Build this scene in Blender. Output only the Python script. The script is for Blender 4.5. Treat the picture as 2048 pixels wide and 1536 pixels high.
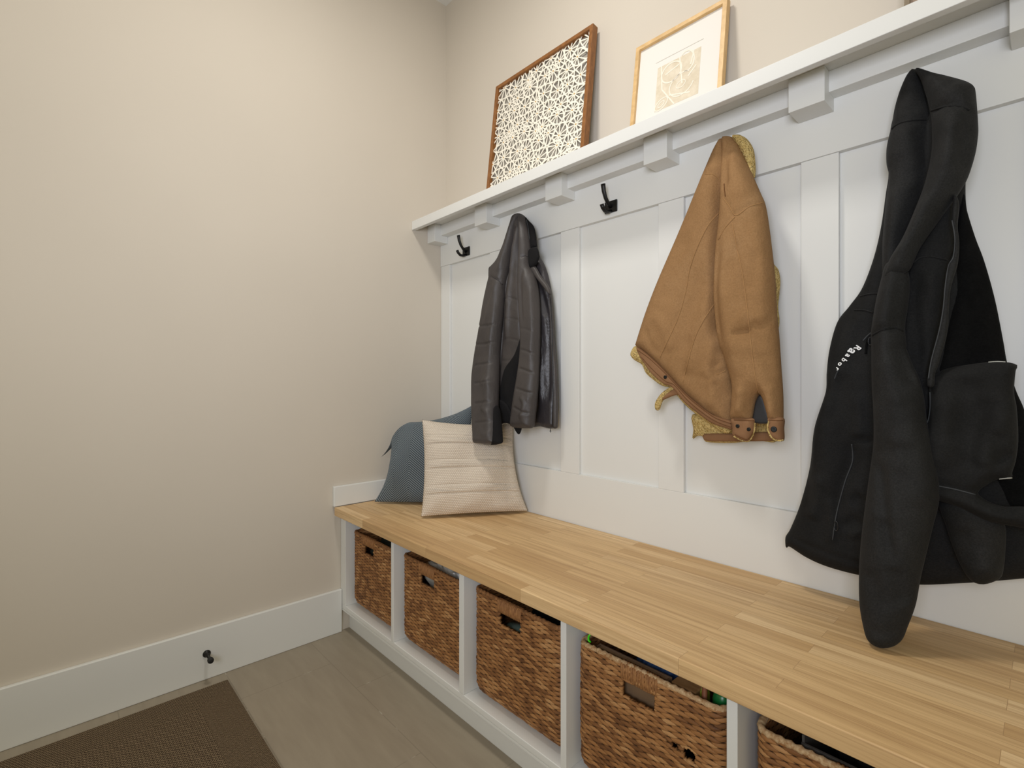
import bpy, math, random
import numpy as np
from mathutils import Vector
from mathutils.geometry import delaunay_2d_cdt
for o in list(bpy.data.objects): bpy.data.objects.remove(o)
SC = bpy.context.scene
COL = SC.collection
# ------------------------------------------------------------------ camera
F = 1001.49; ANG = math.radians(42.8911); HOR = 762.5575
CX, CY, CH = 2.0391, -1.4482, 1.05
cam = bpy.data.cameras.new('camera'); cam_o = bpy.data.objects.new('camera', cam); COL.objects.link(cam_o)
cam.sensor_width = 36; cam.lens = F/2048*36; cam.shift_y = -(768-HOR)/2048; cam.clip_start = .02
cam_o.location = (CX, CY, CH); cam_o.rotation_euler = (math.pi/2, 0, math.pi/2-ANG)
SC.camera = cam_o
# ------------------------------------------------------------------ light and exposure
w = bpy.data.worlds.new('world'); SC.world = w; w.use_nodes = True
w.node_tree.nodes['Background'].inputs[0].default_value = (1, .91, .60, 1)
w.node_tree.nodes['Background'].inputs[1].default_value = .51
def area(name, loc, target, size, power, col, size_y=None, spread=math.pi):
    l = bpy.data.lights.new(name, 'AREA'); l.energy = power; l.color = col; l.size = size
    if size_y: l.shape = 'RECTANGLE'; l.size_y = size_y
    l.spread = spread
    o = bpy.data.objects.new(name, l); COL.objects.link(o); o.location = loc
    o.rotation_euler = (Vector(target)-Vector(loc)).to_track_quat('-Z', 'Y').to_euler()
    return o
area('ceiling_light', (1.05, -.95, 2.86), (1.05, -.95, 0), .25, 16.2, (1, .965, .90))
area('front_fill_light', (2.2, -2.2, 1.3), (.6, 0, 1.75), .7, 15.2, (.80, .84, .96), .7, math.radians(120))  # added frontal fill behind the camera, stands for no actual lamp
SC.view_settings.view_transform = 'Standard'; SC.view_settings.look = 'None'
SC.view_settings.exposure = 0.0; SC.view_settings.gamma = 1; SC.view_settings.use_curve_mapping = False

# ------------------------------------------------------------------ helpers
def lin(r, g, b):
    f = lambda c: (c/255/12.92 if c/255 <= .04045 else ((c/255+.055)/1.055)**2.4)
    return (f(r), f(g), f(b), 1)
def ray(x, y):
    l = (x-1024)/F
    return np.array([-math.cos(ANG)+l*math.sin(ANG), math.sin(ANG)+l*math.cos(ANG), -(y-HOR)/F])
CAM = np.array([CX, CY, CH])
def onY(x, y, Y): v = ray(x, y); return CAM+v*(Y-CY)/v[1]
def onZ(x, y, Z): v = ray(x, y); return CAM+v*(Z-CH)/v[2]

def tag(o, label=None, cat=None, group=None, kind=None):
    if label: o['label'] = label
    if cat: o['category'] = cat
    if group: o['group'] = group
    if kind: o['kind'] = kind
    return o
def link(name, me, mat=None, parent=None):
    o = bpy.data.objects.new(name, me); COL.objects.link(o)
    if mat is not None and me is not None: me.materials.append(mat)
    if parent is not None: o.parent = parent; o.matrix_parent_inverse = parent_inv(parent)
    return o
def parent_inv(p):
    from mathutils import Matrix
    return Matrix.Translation(-p.location) if p.parent is None else Matrix.Identity(4)
def thing(name, loc, label, cat, group=None):
    o = bpy.data.objects.new(name, None); COL.objects.link(o); o.location = loc; o.empty_display_size = .05
    return tag(o, label, cat, group)
class MB:
    def __init__(s): s.v = []; s.f = []
    def add(s, v, f):
        n = len(s.v); s.v += [tuple(map(float, p)) for p in v]; s.f += [tuple(i+n for i in q) for q in f]; return s
    def box(s, a, b):
        x0, y0, z0 = a; x1, y1, z1 = b
        v = [(x0,y0,z0),(x1,y0,z0),(x1,y1,z0),(x0,y1,z0),(x0,y0,z1),(x1,y0,z1),(x1,y1,z1),(x0,y1,z1)]
        return s.add(v, [(0,3,2,1),(4,5,6,7),(0,1,5,4),(1,2,6,5),(2,3,7,6),(3,0,4,7)])
    def tube(s, pts, r, n=8, rz=None, up=(0,0,1), cap=True):
        pts = [np.array(p, float) for p in pts]; m = len(pts); rr = r if hasattr(r, '__len__') else [r]*m
        t = [pts[min(i+1, m-1)]-pts[max(i-1, 0)] for i in range(m)]; t = [a/(np.linalg.norm(a)+1e-12) for a in t]
        u = np.array(up, float)
        if abs(np.dot(u, t[0])) > .95: u = np.array((1.0, 0, 0))
        v = []; f = []
        for i in range(m):
            u = u-t[i]*np.dot(u, t[i]); u /= np.linalg.norm(u)+1e-12; w_ = np.cross(t[i], u)
            for k in range(n):
                a = 2*math.pi*k/n
                v.append(pts[i]+rr[i]*(math.cos(a)*w_+(rz if rz else 1)*math.sin(a)*u))
        for i in range(m-1):
            for k in range(n):
                a = i*n+k; b = i*n+(k+1) % n; f.append((a, b, b+n, a+n))
        if cap: f.append(tuple(range(n))[::-1]); f.append(tuple(range((m-1)*n, m*n)))
        return s.add(v, f)
    def lathe(s, o, axis, prof, n=24):
        o = np.array(o, float); ax = np.array(axis, float); ax /= np.linalg.norm(ax)
        u = np.cross(ax, (0, 0, 1) if abs(ax[2]) < .9 else (1, 0, 0)); u /= np.linalg.norm(u); w_ = np.cross(ax, u)
        v = []; f = []
        for (h, r) in prof:
            for k in range(n):
                a = 2*math.pi*k/n; v.append(o+ax*h+r*(math.cos(a)*u+math.sin(a)*w_))
        for i in range(len(prof)-1):
            for k in range(n):
                a = i*n+k; b = i*n+(k+1) % n; f.append((a, b, b+n, a+n))
        f.append(tuple(range(n))[::-1]); f.append(tuple(range((len(prof)-1)*n, len(prof)*n)))
        return s.add(v, f)
    def build(s, name, mat, parent=None, bevel=0, smooth=False, seg=2):
        me = bpy.data.meshes.new(name); me.from_pydata(s.v, [], s.f); me.update()
        o = link(name, me, mat, parent)
        fix(o)
        if bevel:
            b = o.modifiers.new('bevel', 'BEVEL'); b.width = bevel; b.segments = seg; b.limit_method = 'ANGLE'
        if smooth or bevel: 
            for p in me.polygons: p.use_smooth = True
            if not smooth or bevel:
                wn = o.modifiers.new('wn', 'WEIGHTED_NORMAL'); wn.keep_sharp = True
        return o
def fix(o):
    import bmesh
    b = bmesh.new(); b.from_mesh(o.data); bmesh.ops.recalc_face_normals(b, faces=b.faces); b.to_mesh(o.data); b.free()
def arr_mesh(name, V, Fq, mat, parent=None, smooth=True, col=None, uv=None):
    """Fq: one face array, or a list mixing face arrays and single tuples"""
    if isinstance(Fq, np.ndarray): Fq = [Fq]
    li, ls = [], []
    for f in Fq:
        f = np.asarray(f, np.int32); f = f[None] if f.ndim == 1 else f
        li.append(f.ravel()); ls.append(np.full(len(f), f.shape[1], np.int32))
    li = np.concatenate(li); ls = np.concatenate(ls)
    V = np.asarray(V, float); used = np.zeros(len(V), bool); used[li] = True
    mp = np.cumsum(used)-1; li = mp[li].astype(np.int32); V = V[used]
    me = bpy.data.meshes.new(name)
    me.vertices.add(len(V)); me.vertices.foreach_set('co', V.astype(np.float32).ravel())
    me.loops.add(len(li)); me.loops.foreach_set('vertex_index', li)
    me.polygons.add(len(ls)); me.polygons.foreach_set('loop_start', np.r_[0, np.cumsum(ls)[:-1]].astype(np.int32))
    me.update(calc_edges=True); me.validate()
    if smooth: me.polygons.foreach_set('use_smooth', [True]*len(me.polygons))
    if col is not None:
        a = me.color_attributes.new('Col', 'FLOAT_COLOR', 'POINT'); a.data.foreach_set('color', np.asarray(col, np.float32)[used].ravel())
    if uv is not None:
        l = me.uv_layers.new(name='UVMap'); vi = np.empty(len(me.loops), np.int32); me.loops.foreach_get('vertex_index', vi)
        l.data.foreach_set('uv', np.asarray(uv, np.float32)[used][vi].ravel())
    return link(name, me, mat, parent)

# ------------------------------------------------------------------ materials
class NT:
    def __init__(s, name, rough=.6, color=None, spec=.5):
        s.m = bpy.data.materials.new(name); s.m.use_nodes = True; s.t = s.m.node_tree; s.n = s.t.nodes
        s.b = s.n['Principled BSDF']; s.b.inputs['Roughness'].default_value = rough
        s.b.inputs['Specular IOR Level'].default_value = spec
        if color: s.b.inputs['Base Color'].default_value = color
    def node(s, ty, **k):
        n = s.n.new(ty)
        for a, v in k.items():
            if a.startswith('i_'): n.inputs[a[2:].replace('_', ' ')].default_value = v
            else: setattr(n, a, v)
        return n
    def l(s, a, b): s.t.links.new(a, b)
    def coord(s, kind='Object', scale=(1,1,1), rot=(0,0,0), loc=(0,0,0)):
        c = s.node('ShaderNodeTexCoord'); m = s.node('ShaderNodeMapping'); s.l(c.outputs[kind], m.inputs[0])
        m.inputs['Scale'].default_value = scale; m.inputs['Rotation'].default_value = rot; m.inputs['Location'].default_value = loc
        return m.outputs[0]
    def noise(s, vec, scale, detail=4, rough=.55, dist=0):
        n = s.node('ShaderNodeTexNoise'); n.inputs['Scale'].default_value = scale; n.inputs['Detail'].default_value = detail
        n.inputs['Roughness'].default_value = rough; n.inputs['Distortion'].default_value = dist
        if vec is not None: s.l(vec, n.inputs['Vector'])
        return n.outputs['Fac']
    def ramp(s, fac, stops, interp='LINEAR'):
        r = s.node('ShaderNodeValToRGB'); r.color_ramp.interpolation = interp; e = r.color_ramp.elements
        while len(e) < len(stops): e.new(.5)
        for el, (p, c) in zip(e, stops): el.position = p; el.color = c if len(c) == 4 else (*c, 1)
        s.l(fac, r.inputs[0]); return r.outputs[0]
    def mix(s, fac, a, b, mode='MIX'):
        m = s.node('ShaderNodeMix', data_type='RGBA', blend_type=mode)
        for sock, v in ((m.inputs[0], fac), (m.inputs[6], a), (m.inputs[7], b)):
            if hasattr(v, 'is_linked') or hasattr(v, 'links'): s.l(v, sock)
            else: sock.default_value = v
        return m.outputs[2]
    def math(s, op, a, b=None, c=None):
        m = s.node('ShaderNodeMath', operation=op)
        for i, v in enumerate((a, b, c)):
            if v is None: continue
            if hasattr(v, 'links'): s.l(v, m.inputs[i])
            else: m.inputs[i].default_value = v
        return m.outputs[0]
    def sep(s, vec):
        n = s.node('ShaderNodeSeparateXYZ'); s.l(vec, n.inputs[0]); return n.outputs
    def bump(s, h, strength=.3, dist=.002):
        b = s.node('ShaderNodeBump'); b.inputs['Strength'].default_value = strength; b.inputs['Distance'].default_value = dist
        s.l(h, b.inputs['Height'])
        pr = s.b.inputs['Normal']
        if pr.is_linked: s.l(pr.links[0].from_socket, b.inputs['Normal'])
        s.l(b.outputs[0], pr); return s
    def base(s, c): s.l(c, s.b.inputs['Base Color']); return s
def plain(name, c, rough=.6, spec=.5, metal=0):
    m = NT(name, rough, c, spec); m.b.inputs['Metallic'].default_value = metal; return m.m

def m_wall():
    m = NT('greige_wall_paint', .75, lin(196, 190, 180), .25); v = m.coord()
    m.base(m.ramp(m.noise(v, 1.3, 2), [(.3, lin(204, 195, 182)), (.7, lin(208, 199, 186))]))
    m.bump(m.noise(v, 260, 3), .08, .001); return m.m
def m_white(name, c, rough=.38):
    m = NT(name, rough, c, .4); v = m.coord(); m.bump(m.noise(v, 60, 2), .04, .001); return m.m
WALL = m_wall()
WHITE = m_white('white_satin_paint', lin(222, 222, 219))
CEIL = plain('ceiling_white', lin(225, 224, 220), .85, .2)
def m_floor():
    m = NT('taupe_floor_tile', .42, None, .4); v = m.coord()
    x, y, z = m.sep(v)
    row = m.math('FLOOR', m.math('DIVIDE', m.math('ADD', y, .673), .305))
    off = m.math('MULTIPLY', row, .2033)
    xs = m.math('DIVIDE', m.math('SUBTRACT', m.math('SUBTRACT', x, .42), off), .61)
    fx = m.math('FRACT', xs); fy = m.math('FRACT', m.math('DIVIDE', m.math('ADD', y, .673), .305))
    ex = m.math('MULTIPLY', m.math('MINIMUM', fx, m.math('SUBTRACT', 1, fx)), .61)
    ey = m.math('MULTIPLY', m.math('MINIMUM', fy, m.math('SUBTRACT', 1, fy)), .305)
    e = m.math('MINIMUM', ex, ey); g = m.math('LESS_THAN', e, .0013)
    tile = m.math('ADD', m.math('MULTIPLY', m.math('FLOOR', xs), 7.31), m.math('MULTIPLY', row, 3.17))
    wn = m.node('ShaderNodeTexWhiteNoise', noise_dimensions='1D'); m.l(tile, wn.inputs['W'])
    n = m.noise(m.coord(scale=(1, 6, 6)), 5, 5)
    c = m.ramp(n, [(.3, lin(146, 135, 118)), (.7, lin(156, 145, 127))])
    c = m.mix(m.math('MULTIPLY', wn.outputs[0], .10), c, lin(164, 152, 134))
    dirt = m.ramp(m.noise(v, 14, 3), [(.56, (0, 0, 0)), (.7, (1, 1, 1))])
    gc = m.mix(dirt, lin(138, 128, 112), lin(204, 196, 182))
    m.base(m.mix(g, c, gc)); m.bump(m.math('SUBTRACT', n, g), .05, .001); return m.m
FLOOR = m_floor()
def m_butcher():
    m = NT('butcher_block_wood', .42, None, .4); v = m.coord()
    br = m.node('ShaderNodeTexBrick'); m.l(v, br.inputs['Vector'])
    br.offset = .37; br.offset_frequency = 2; br.squash = 1
    br.inputs['Color1'].default_value = (0, 0, 0, 1); br.inputs['Color2'].default_value = (1, 1, 1, 1); br.inputs['Mortar'].default_value = (.5, .5, .5, 1)
    br.inputs['Scale'].default_value = 1; br.inputs['Mortar Size'].default_value = .00035; br.inputs['Mortar Smooth'].default_value = .0
    br.inputs['Brick Width'].default_value = .43; br.inputs['Row Height'].default_value = .0415
    rnd = br.outputs['Color']; mort = br.outputs['Fac']
    c = m.ramp(rnd, [(0, lin(198, 162, 114)), (.35, lin(214, 180, 131)), (.7, lin(220, 187, 139)), (1, lin(228, 198, 153))])
    sh = m.node('ShaderNodeVectorMath', operation='ADD'); m.l(v, sh.inputs[0]); 
    cmb = m.node('ShaderNodeCombineXYZ'); m.l(m.math('MULTIPLY', rnd, 13.7), cmb.inputs[0]); m.l(m.math('MULTIPLY', rnd, 3.1), cmb.inputs[1]); m.l(cmb.outputs[0], sh.inputs[1])
    mp = m.node('ShaderNodeMapping'); mp.inputs['Scale'].default_value = (1.1, 34, 34); m.l(sh.outputs[0], mp.inputs[0])
    g1 = m.noise(mp.outputs[0], 2.2, 6, .62, .6)
    c = m.mix(m.ramp(g1, [(.40, (0, 0, 0)), (.72, (1, 1, 1))]), c, lin(180, 144, 100))
    mp2 = m.node('ShaderNodeMapping'); mp2.inputs['Scale'].default_value = (1.8, 150, 150); m.l(sh.outputs[0], mp2.inputs[0])
    g2 = m.noise(mp2.outputs[0], 2.5, 4, .7, .2)
    c = m.mix(m.math('MULTIPLY', m.ramp(g2, [(.56, (0, 0, 0)), (.70, (1, 1, 1))]), .6), c, lin(140, 102, 66))
    st = m.ramp(m.noise(v, 3.1, 5, .65), [(.66, (0, 0, 0)), (.78, (1, 1, 1))])
    c = m.mix(m.math('MULTIPLY', st, .25), c, lin(236, 212, 178))
    c = m.mix(m.math('MULTIPLY', mort, .6), c, lin(132, 98, 64))
    m.base(c); m.bump(m.math('SUBTRACT', m.math('MULTIPLY', g2, -1), m.math('MULTIPLY', mort, 2)), .12, .001)
    m.b.inputs['Roughness'].default_value = .5
    return m.m
BUTCHER = m_butcher()
def m_wood(name, a, b, sc=(30, 30, 3), rough=.45):
    m = NT(name, rough, None, .35); n = m.noise(m.coord(scale=sc), 2.5, 5, .6, .5)
    m.base(m.ramp(n, [(.3, a), (.7, b)])); m.bump(n, .05, .001); return m.m
BLACKMETAL = plain('oil_rubbed_black_metal', lin(26, 25, 24), .42, .5, .4)
def m_rug():
    m = NT('brown_herringbone_weave', .95, None, .1); v = m.coord(); x, y, z = m.sep(v)
    ax = m.math('SUBTRACT', x, .089); ay = m.math('SUBTRACT', -.985, y)
    e = m.math('MINIMUM', ax, ay)
    inner = m.math('GREATER_THAN', e, .105)
    side = m.math('GREATER_THAN', ax, ay)
    xa = m.mix(side, x, y) if False else None
    def pat(p, q, cell, strand):
        t = m.math('PINGPONG', p, cell)
        return m.math('SINE', m.math('MULTIPLY', m.math('ADD', q, m.math('MULTIPLY', t, .9)), 2*math.pi/strand))
    pc = pat(x, y, .013, .0075)
    pb1 = pat(x, y, .006, .006)
    pb2 = pat(y, x, .006, .006)
    b = m.math('ADD', m.math('MULTIPLY', pb2, side), m.math('MULTIPLY', pb1, m.math('SUBTRACT', 1, side)))
    p = m.math('ADD', m.math('MULTIPLY', pc, inner), m.math('MULTIPLY', b, m.math('SUBTRACT', 1, inner)))
    p = m.math('ADD', m.math('MULTIPLY', p, .30), m.math('MULTIPLY', m.noise(v, 420, 3), .8))
    c = m.ramp(p, [(.08, lin(58, 47, 36)), (.45, lin(102, 86, 67)), (.85, lin(160, 140, 114))])
    m.base(c); m.bump(p, .8, .003); return m.m
RUG = m_rug()
def m_cloth(name, c1, c2, rough=.85, sheen=.0, scale=6, weave=900, wb=.15, spec=.2, crinkle=0, heather=0):
    m = NT(name, rough, None, spec); v = m.coord()
    c = m.ramp(m.noise(v, scale, 5, .6), [(.32, c1), (.68, c2)])
    if heather: c = m.mix(1, c, m.ramp(m.noise(v, 330, 3, .7), [(.3, (1-heather,)*3), (.7, (1+heather,)*3)]), 'MULTIPLY')
    m.base(c)
    if sheen: m.b.inputs['Sheen Weight'].default_value = sheen; m.b.inputs['Sheen Roughness'].default_value = .4
    if wb: m.bump(m.noise(v, weave, 2), wb, .001)
    if crinkle: m.bump(m.noise(m.coord(scale=(1, 1, .45)), 38, 3, .6, .4), crinkle, .004)
    return m.m
NYLON = m_cloth('charcoal_grey_nylon', lin(58, 54, 54), lin(70, 65, 63), .50, .0, 5, 700, .05, .4, .45, .12)
NYLON_IN = m_cloth('dark_grey_lining_nylon', lin(46, 43, 46), lin(58, 54, 56), .42, 0, 5, 700, .05, .5, .9, .1)
KNITBLACK = m_cloth('black_knit_side_panel', lin(20, 19, 20), lin(27, 26, 27), .95, .0, 9, 900, .3)
def m_canvas():
    m = NT('brown_duck_canvas', .88, None, .15); v = m.coord()
    c = m.ramp(m.noise(v, 4, 5, .6), [(.3, lin(138, 104, 68)), (.7, lin(151, 116, 79))])
    fade = m.ramp(m.noise(m.coord(loc=(3, 1, 0)), 7, 4, .6), [(.55, (0, 0, 0)), (.75, (1, 1, 1))])
    c = m.mix(m.math('MULTIPLY', fade, .22), c, lin(182, 150, 112))
    c = m.mix(1, c, m.ramp(m.noise(v, 260, 4, .7), [(.3, (.86, .85, .83)), (.7, (1.13, 1.14, 1.16))]), 'MULTIPLY')
    m.base(c); m.bump(m.noise(v, 520, 3), .45, .0012)
    m.bump(m.noise(m.coord(scale=(1, 1, .6)), 34, 5, .65, .5), .5, .005); return m.m
CANVAS = m_canvas()
CANVAS_D = m_cloth('brown_canvas_hem_band', lin(122, 88, 60), lin(140, 104, 74), .88, 0, 9, 800, .2)
THREAD = plain('tan_seam_thread', lin(164, 126, 84), .9, .1)
THREAD_D = plain('dark_brown_seam_thread', lin(104, 70, 42), .9, .1)
def m_fleece():
    m = NT('mustard_sherpa_fleece', .95, None, .1); v = m.coord()
    vo = m.node('ShaderNodeTexVoronoi'); vo.inputs['Scale'].default_value = 190; m.l(v, vo.inputs['Vector'])
    n = m.noise(v, 120, 4, .65)
    m.base(m.ramp(n, [(.3, lin(186, 156, 92)), (.7, lin(226, 200, 138))]))
    m.bump(vo.outputs['Distance'], 1, -.006); m.bump(n, .7, .006); return m.m
FLEECE = m_fleece()
BLACKF = m_cloth('black_softshell_fabric', lin(19, 19, 19), lin(27, 27, 27), .86, .015, 11, 700, .25, .25, heather=.38)
BLACKS = m_cloth('black_softshell_sleeve_fabric', lin(24, 24, 24), lin(35, 35, 35), .82, .02, 9, 700, .25, .25, heather=.38)
BLACKP = m_cloth('black_fleece_pile', lin(12, 12, 12), lin(17, 17, 17), 1, .01, 40, 500, .5, .1, heather=.3)
PIPE = plain('dark_grey_zip_tape', lin(58, 60, 62), .7, .3)
LINT = plain('white_frayed_thread', lin(170, 170, 165), .9, .1)
ZIPM = plain('dark_zip_metal', lin(60, 60, 62), .35, .5, .8)
WHITEPRINT = plain('white_print', lin(238, 238, 238), .7, .2)
def m_knit():
    m = NT('cream_chunky_knit', .95, None, .1); v = m.coord('UV'); x, y, z = m.sep(v)
    row = m.math('FLOOR', m.math('MULTIPLY', y, 58)); fy = m.math('FRACT', m.math('MULTIPLY', y, 58))
    xx = m.math('ADD', m.math('MULTIPLY', x, 50), m.math('MULTIPLY', m.math('MODULO', row, 2), .5)); fx = m.math('FRACT', xx)
    bx = m.math('SUBTRACT', 1, m.math('POWER', m.math('ABSOLUTE', m.math('MULTIPLY', m.math('SUBTRACT', fx, .5), 2)), 2.5))
    by = m.math('SUBTRACT', 1, m.math('POWER', m.math('ABSOLUTE', m.math('MULTIPLY', m.math('SUBTRACT', fy, .5), 2)), 2.5))
    h = m.math('MULTIPLY', bx, by)
    n = m.noise(m.coord(), 90, 4)
    c = m.ramp(m.math('ADD', m.math('MULTIPLY', h, .75), m.math('MULTIPLY', n, .3)), [(.05, lin(176, 160, 144)), (.25, lin(208, 195, 179)), (.8, lin(220, 208, 193))])
    m.base(c); m.bump(h, .55, .004); m.bump(n, .3, .003); return m.m
KNIT = m_knit()
def m_velvet():
    m = NT('slate_blue_chevron_velvet', .8, None, .2); v = m.coord('UV'); x, y, z = m.sep(v)
    t = m.math('PINGPONG', x, .17)
    s = m.math('SINE', m.math('MULTIPLY', m.math('ADD', y, m.math('MULTIPLY', t, .95)), 2*math.pi*40))
    h = m.math('POWER', m.math('ADD', m.math('MULTIPLY', s, .5), .5), .6)
    n = m.noise(m.coord(), 9, 4)
    c = m.ramp(h, [(.2, lin(58, 65, 71)), (.65, lin(84, 93, 99)), (1, lin(140, 149, 154))])
    c = m.mix(m.math('MULTIPLY', n, .25), c, lin(62, 72, 80))
    m.base(c); m.bump(h, .6, .004); m.b.inputs['Sheen Weight'].default_value = .2; m.b.inputs['Sheen Tint'].default_value = lin(190, 205, 215); return m.m
VELVET = m_velvet()
WL, WH = .043, .0058                      # leaf pitch along a row and row height of the weave
def m_basket():
    m = NT('woven_water_hyacinth', .6, None, .3); v = m.coord('UV'); x, y, z = m.sep(v)
    def lat(dx, dy, k):
        a = m.math('ADD', m.math('DIVIDE', x, WL), dx); b = m.math('ADD', m.math('DIVIDE', y, 2*WH), dy)
        u = m.math('MULTIPLY', m.math('SUBTRACT', m.math('FRACT', a), .5), 2); w_ = m.math('MULTIPLY', m.math('SUBTRACT', m.math('FRACT', b), .5), 2)
        d = m.math('ADD', m.math('POWER', m.math('ABSOLUTE', u), 1.45), m.math('POWER', m.math('ABSOLUTE', w_), 1.45))
        return d, m.math('ADD', m.math('ADD', m.math('MULTIPLY', m.math('FLOOR', a), 17.13), m.math('MULTIPLY', m.math('FLOOR', b), 5.71)), k)
    d1, i1 = lat(.5, .5, 0); d2, i2 = lat(0, 0, 99.7)
    g = m.math('LESS_THAN', d1, d2); d = m.math('MINIMUM', d1, d2)
    cid = m.math('ADD', m.math('MULTIPLY', i1, g), m.math('MULTIPLY', i2, m.math('SUBTRACT', 1, g)))
    wn = m.node('ShaderNodeTexWhiteNoise', noise_dimensions='1D'); m.l(cid, wn.inputs['W'])
    n = m.noise(m.coord('UV', scale=(1, 7, 1)), 45, 5, .65, .5); big = m.noise(m.coord('UV'), 14, 3)
    t = m.math('ADD', m.math('ADD', m.math('MULTIPLY', wn.outputs[0], .5), m.math('MULTIPLY', n, .42)), m.math('MULTIPLY', m.math('SUBTRACT', big, .5), .7))
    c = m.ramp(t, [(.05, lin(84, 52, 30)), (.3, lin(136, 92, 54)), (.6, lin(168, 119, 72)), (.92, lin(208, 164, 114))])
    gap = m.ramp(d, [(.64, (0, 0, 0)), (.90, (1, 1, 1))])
    c = m.mix(gap, c, lin(46, 27, 14))  # crevice shade between the leaves, painted into the weave colour
    m.base(c); m.bump(m.math('SUBTRACT', m.math('MULTIPLY', n, .5), gap), .6, .003); return m.m
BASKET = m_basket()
STRAND = m_wood('pale_twisted_rush', lin(124, 82, 48), lin(172, 124, 76), (60, 60, 30), .7)
RIMB = m_wood('brown_rim_fibre', lin(96, 64, 38), lin(160, 112, 68), (60, 60, 60), .7)
RIMW = m_wood('frayed_pale_rim_fibre', lin(150, 106, 62), lin(214, 188, 148), (60, 60, 60), .8)
GOLD = plain('gold_foil', lin(206, 164, 98), .4, .5, .3)

# ------------------------------------------------------------------ setting
def struct(name, mb, mat, bevel=0, parent=None):
    o = mb.build(name, mat, parent, bevel)
    if parent is None: o['kind'] = 'structure'
    return o
XR, YF, ZC = 3.6, -3.4, 2.907
YP, YS, YR = -.017, -.030, -.034          # panel, stile and rail fronts
struct('floor', MB().box((0, YF, -.05), (XR, 0, 0)), FLOOR)
struct('ceiling', MB().box((-.1, YF, ZC), (XR, .1, ZC+.05)), CEIL)
struct('wall_left', MB().box((-.1, YF, -.05), (0, .1, ZC)), WALL)
struct('wall_back', MB().box((0, 0, -.05), (XR, .1, ZC)), WALL)
struct('baseboard_left', MB().box((0, YF, 0), (.016, -.541, .1783)), WHITE, .003)
t1 = struct('trim_1', MB().box((.001, YP, .5), (2.75, -.0005, 1.80)), WHITE)
t1['label'] = 'white board-and-batten panelling on the back wall'
for a, b in [(.001, .071), (.370, .456), (.782, .870), (1.193, 1.279), (1.602, 1.686), (2.010, 2.096), (2.42, 2.506)]:
    struct('stile', MB().box((a, YS, .711), (b, YP, 1.611)), WHITE, .0012, t1)
struct('top_rail', MB().box((.001, YR, 1.611), (2.75, YP, 1.80)), WHITE, .0012, t1)
struct('bottom_rail', MB().box((.001, YS, .5), (2.75, YP, .711)), WHITE, .0012, t1)
struct('trim_2', MB().box((0, -.576, .5285), (.018, -.0305, .612)), WHITE, .003)

sh = thing('wall_shelf', (0, -.034, 1.7988), 'long white ledge shelf with square bracket blocks above the panelling', 'shelf')
MB().box((.001, -.178, 1.7935), (2.75, -.0005, 1.7988)).box((.001, -.1955, 1.7585), (2.75, -.175, 1.7988)).build('shelf_board', WHITE, sh, .0015)
MB().box((.001, -.075, 1.743), (2.75, YR, 1.7935)).build('crown_strip', WHITE, sh, .0015)
for x in (.001, .3625, .776, 1.189, 1.598, 1.985, 2.40):
    MB().box((x, -.109, 1.711), (x+(.079 if x > .1 else .062), YR, 1.7934)).build('bracket_block', WHITE, sh, .0015)

# ------------------------------------------------------------------ bench
cab = thing('bench_cabinet', (1.2, -.3, 0), 'white open-front bench cabinet holding five woven baskets', 'cabinet')
for a, b in [(.002, .046), (.421, .439), (.827, .850), (1.233, 1.251), (1.636, 1.656), (2.036, 2.056), (2.436, 2.476)]:
    MB().box((a, -.54, .116), (b, -.04, .493)).build('divider', WHITE, cab, .0015)
MB().box((.002, -.5395, .097), (2.476, -.04, .116)).build('bottom_panel', WHITE, cab, .002)
MB().box((.002, -.5023, 0), (2.476, -.485, .097)).build('toe_kick', WHITE, cab, .001)
MB().box((.002, -.5395, .0905), (2.476, -.50, .097)).build('shadow_strip', WHITE, cab)
MB().box((.002, -.04, .0), (2.476, -.031, .493)).build('back_panel', WHITE, cab)
bt = MB().box((.0185, -.5757, .4933), (2.6, -.0325, .5277)).build('wooden_worktop', BUTCHER, None, .0025)
tag(bt, 'long butcher-block wooden bench top over the white basket cabinet', 'bench top')

# ------------------------------------------------------------------ rug and doorstop
rug = MB().box((.08, -1.75, .0), (1.15, -.985, .009)).build('door_mat', RUG, None, .003)
tag(rug, 'brown herringbone-weave mat with plain border on the tile floor', 'mat')
ds = thing('doorstop', (.016, -1.036, .0915), 'small black doorstop screwed to the white left baseboard', 'doorstop')
MB().lathe((.0158, -1.036, .0915), (1, 0, 0), [(0, .0125), (.003, .0125), (.006, .009), (.009, .0055), (.05, .0048)], 20).build('stem', BLACKMETAL, ds, smooth=True)
MB().lathe((.0655, -1.036, .0915), (1, 0, 0), [(0, .005), (.002, .0092), (.012, .0098), (.017, .008), (.018, .004)], 20).build('rubber_tip', plain('black_rubber', lin(22, 22, 22), .7), ds, smooth=True)

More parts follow.
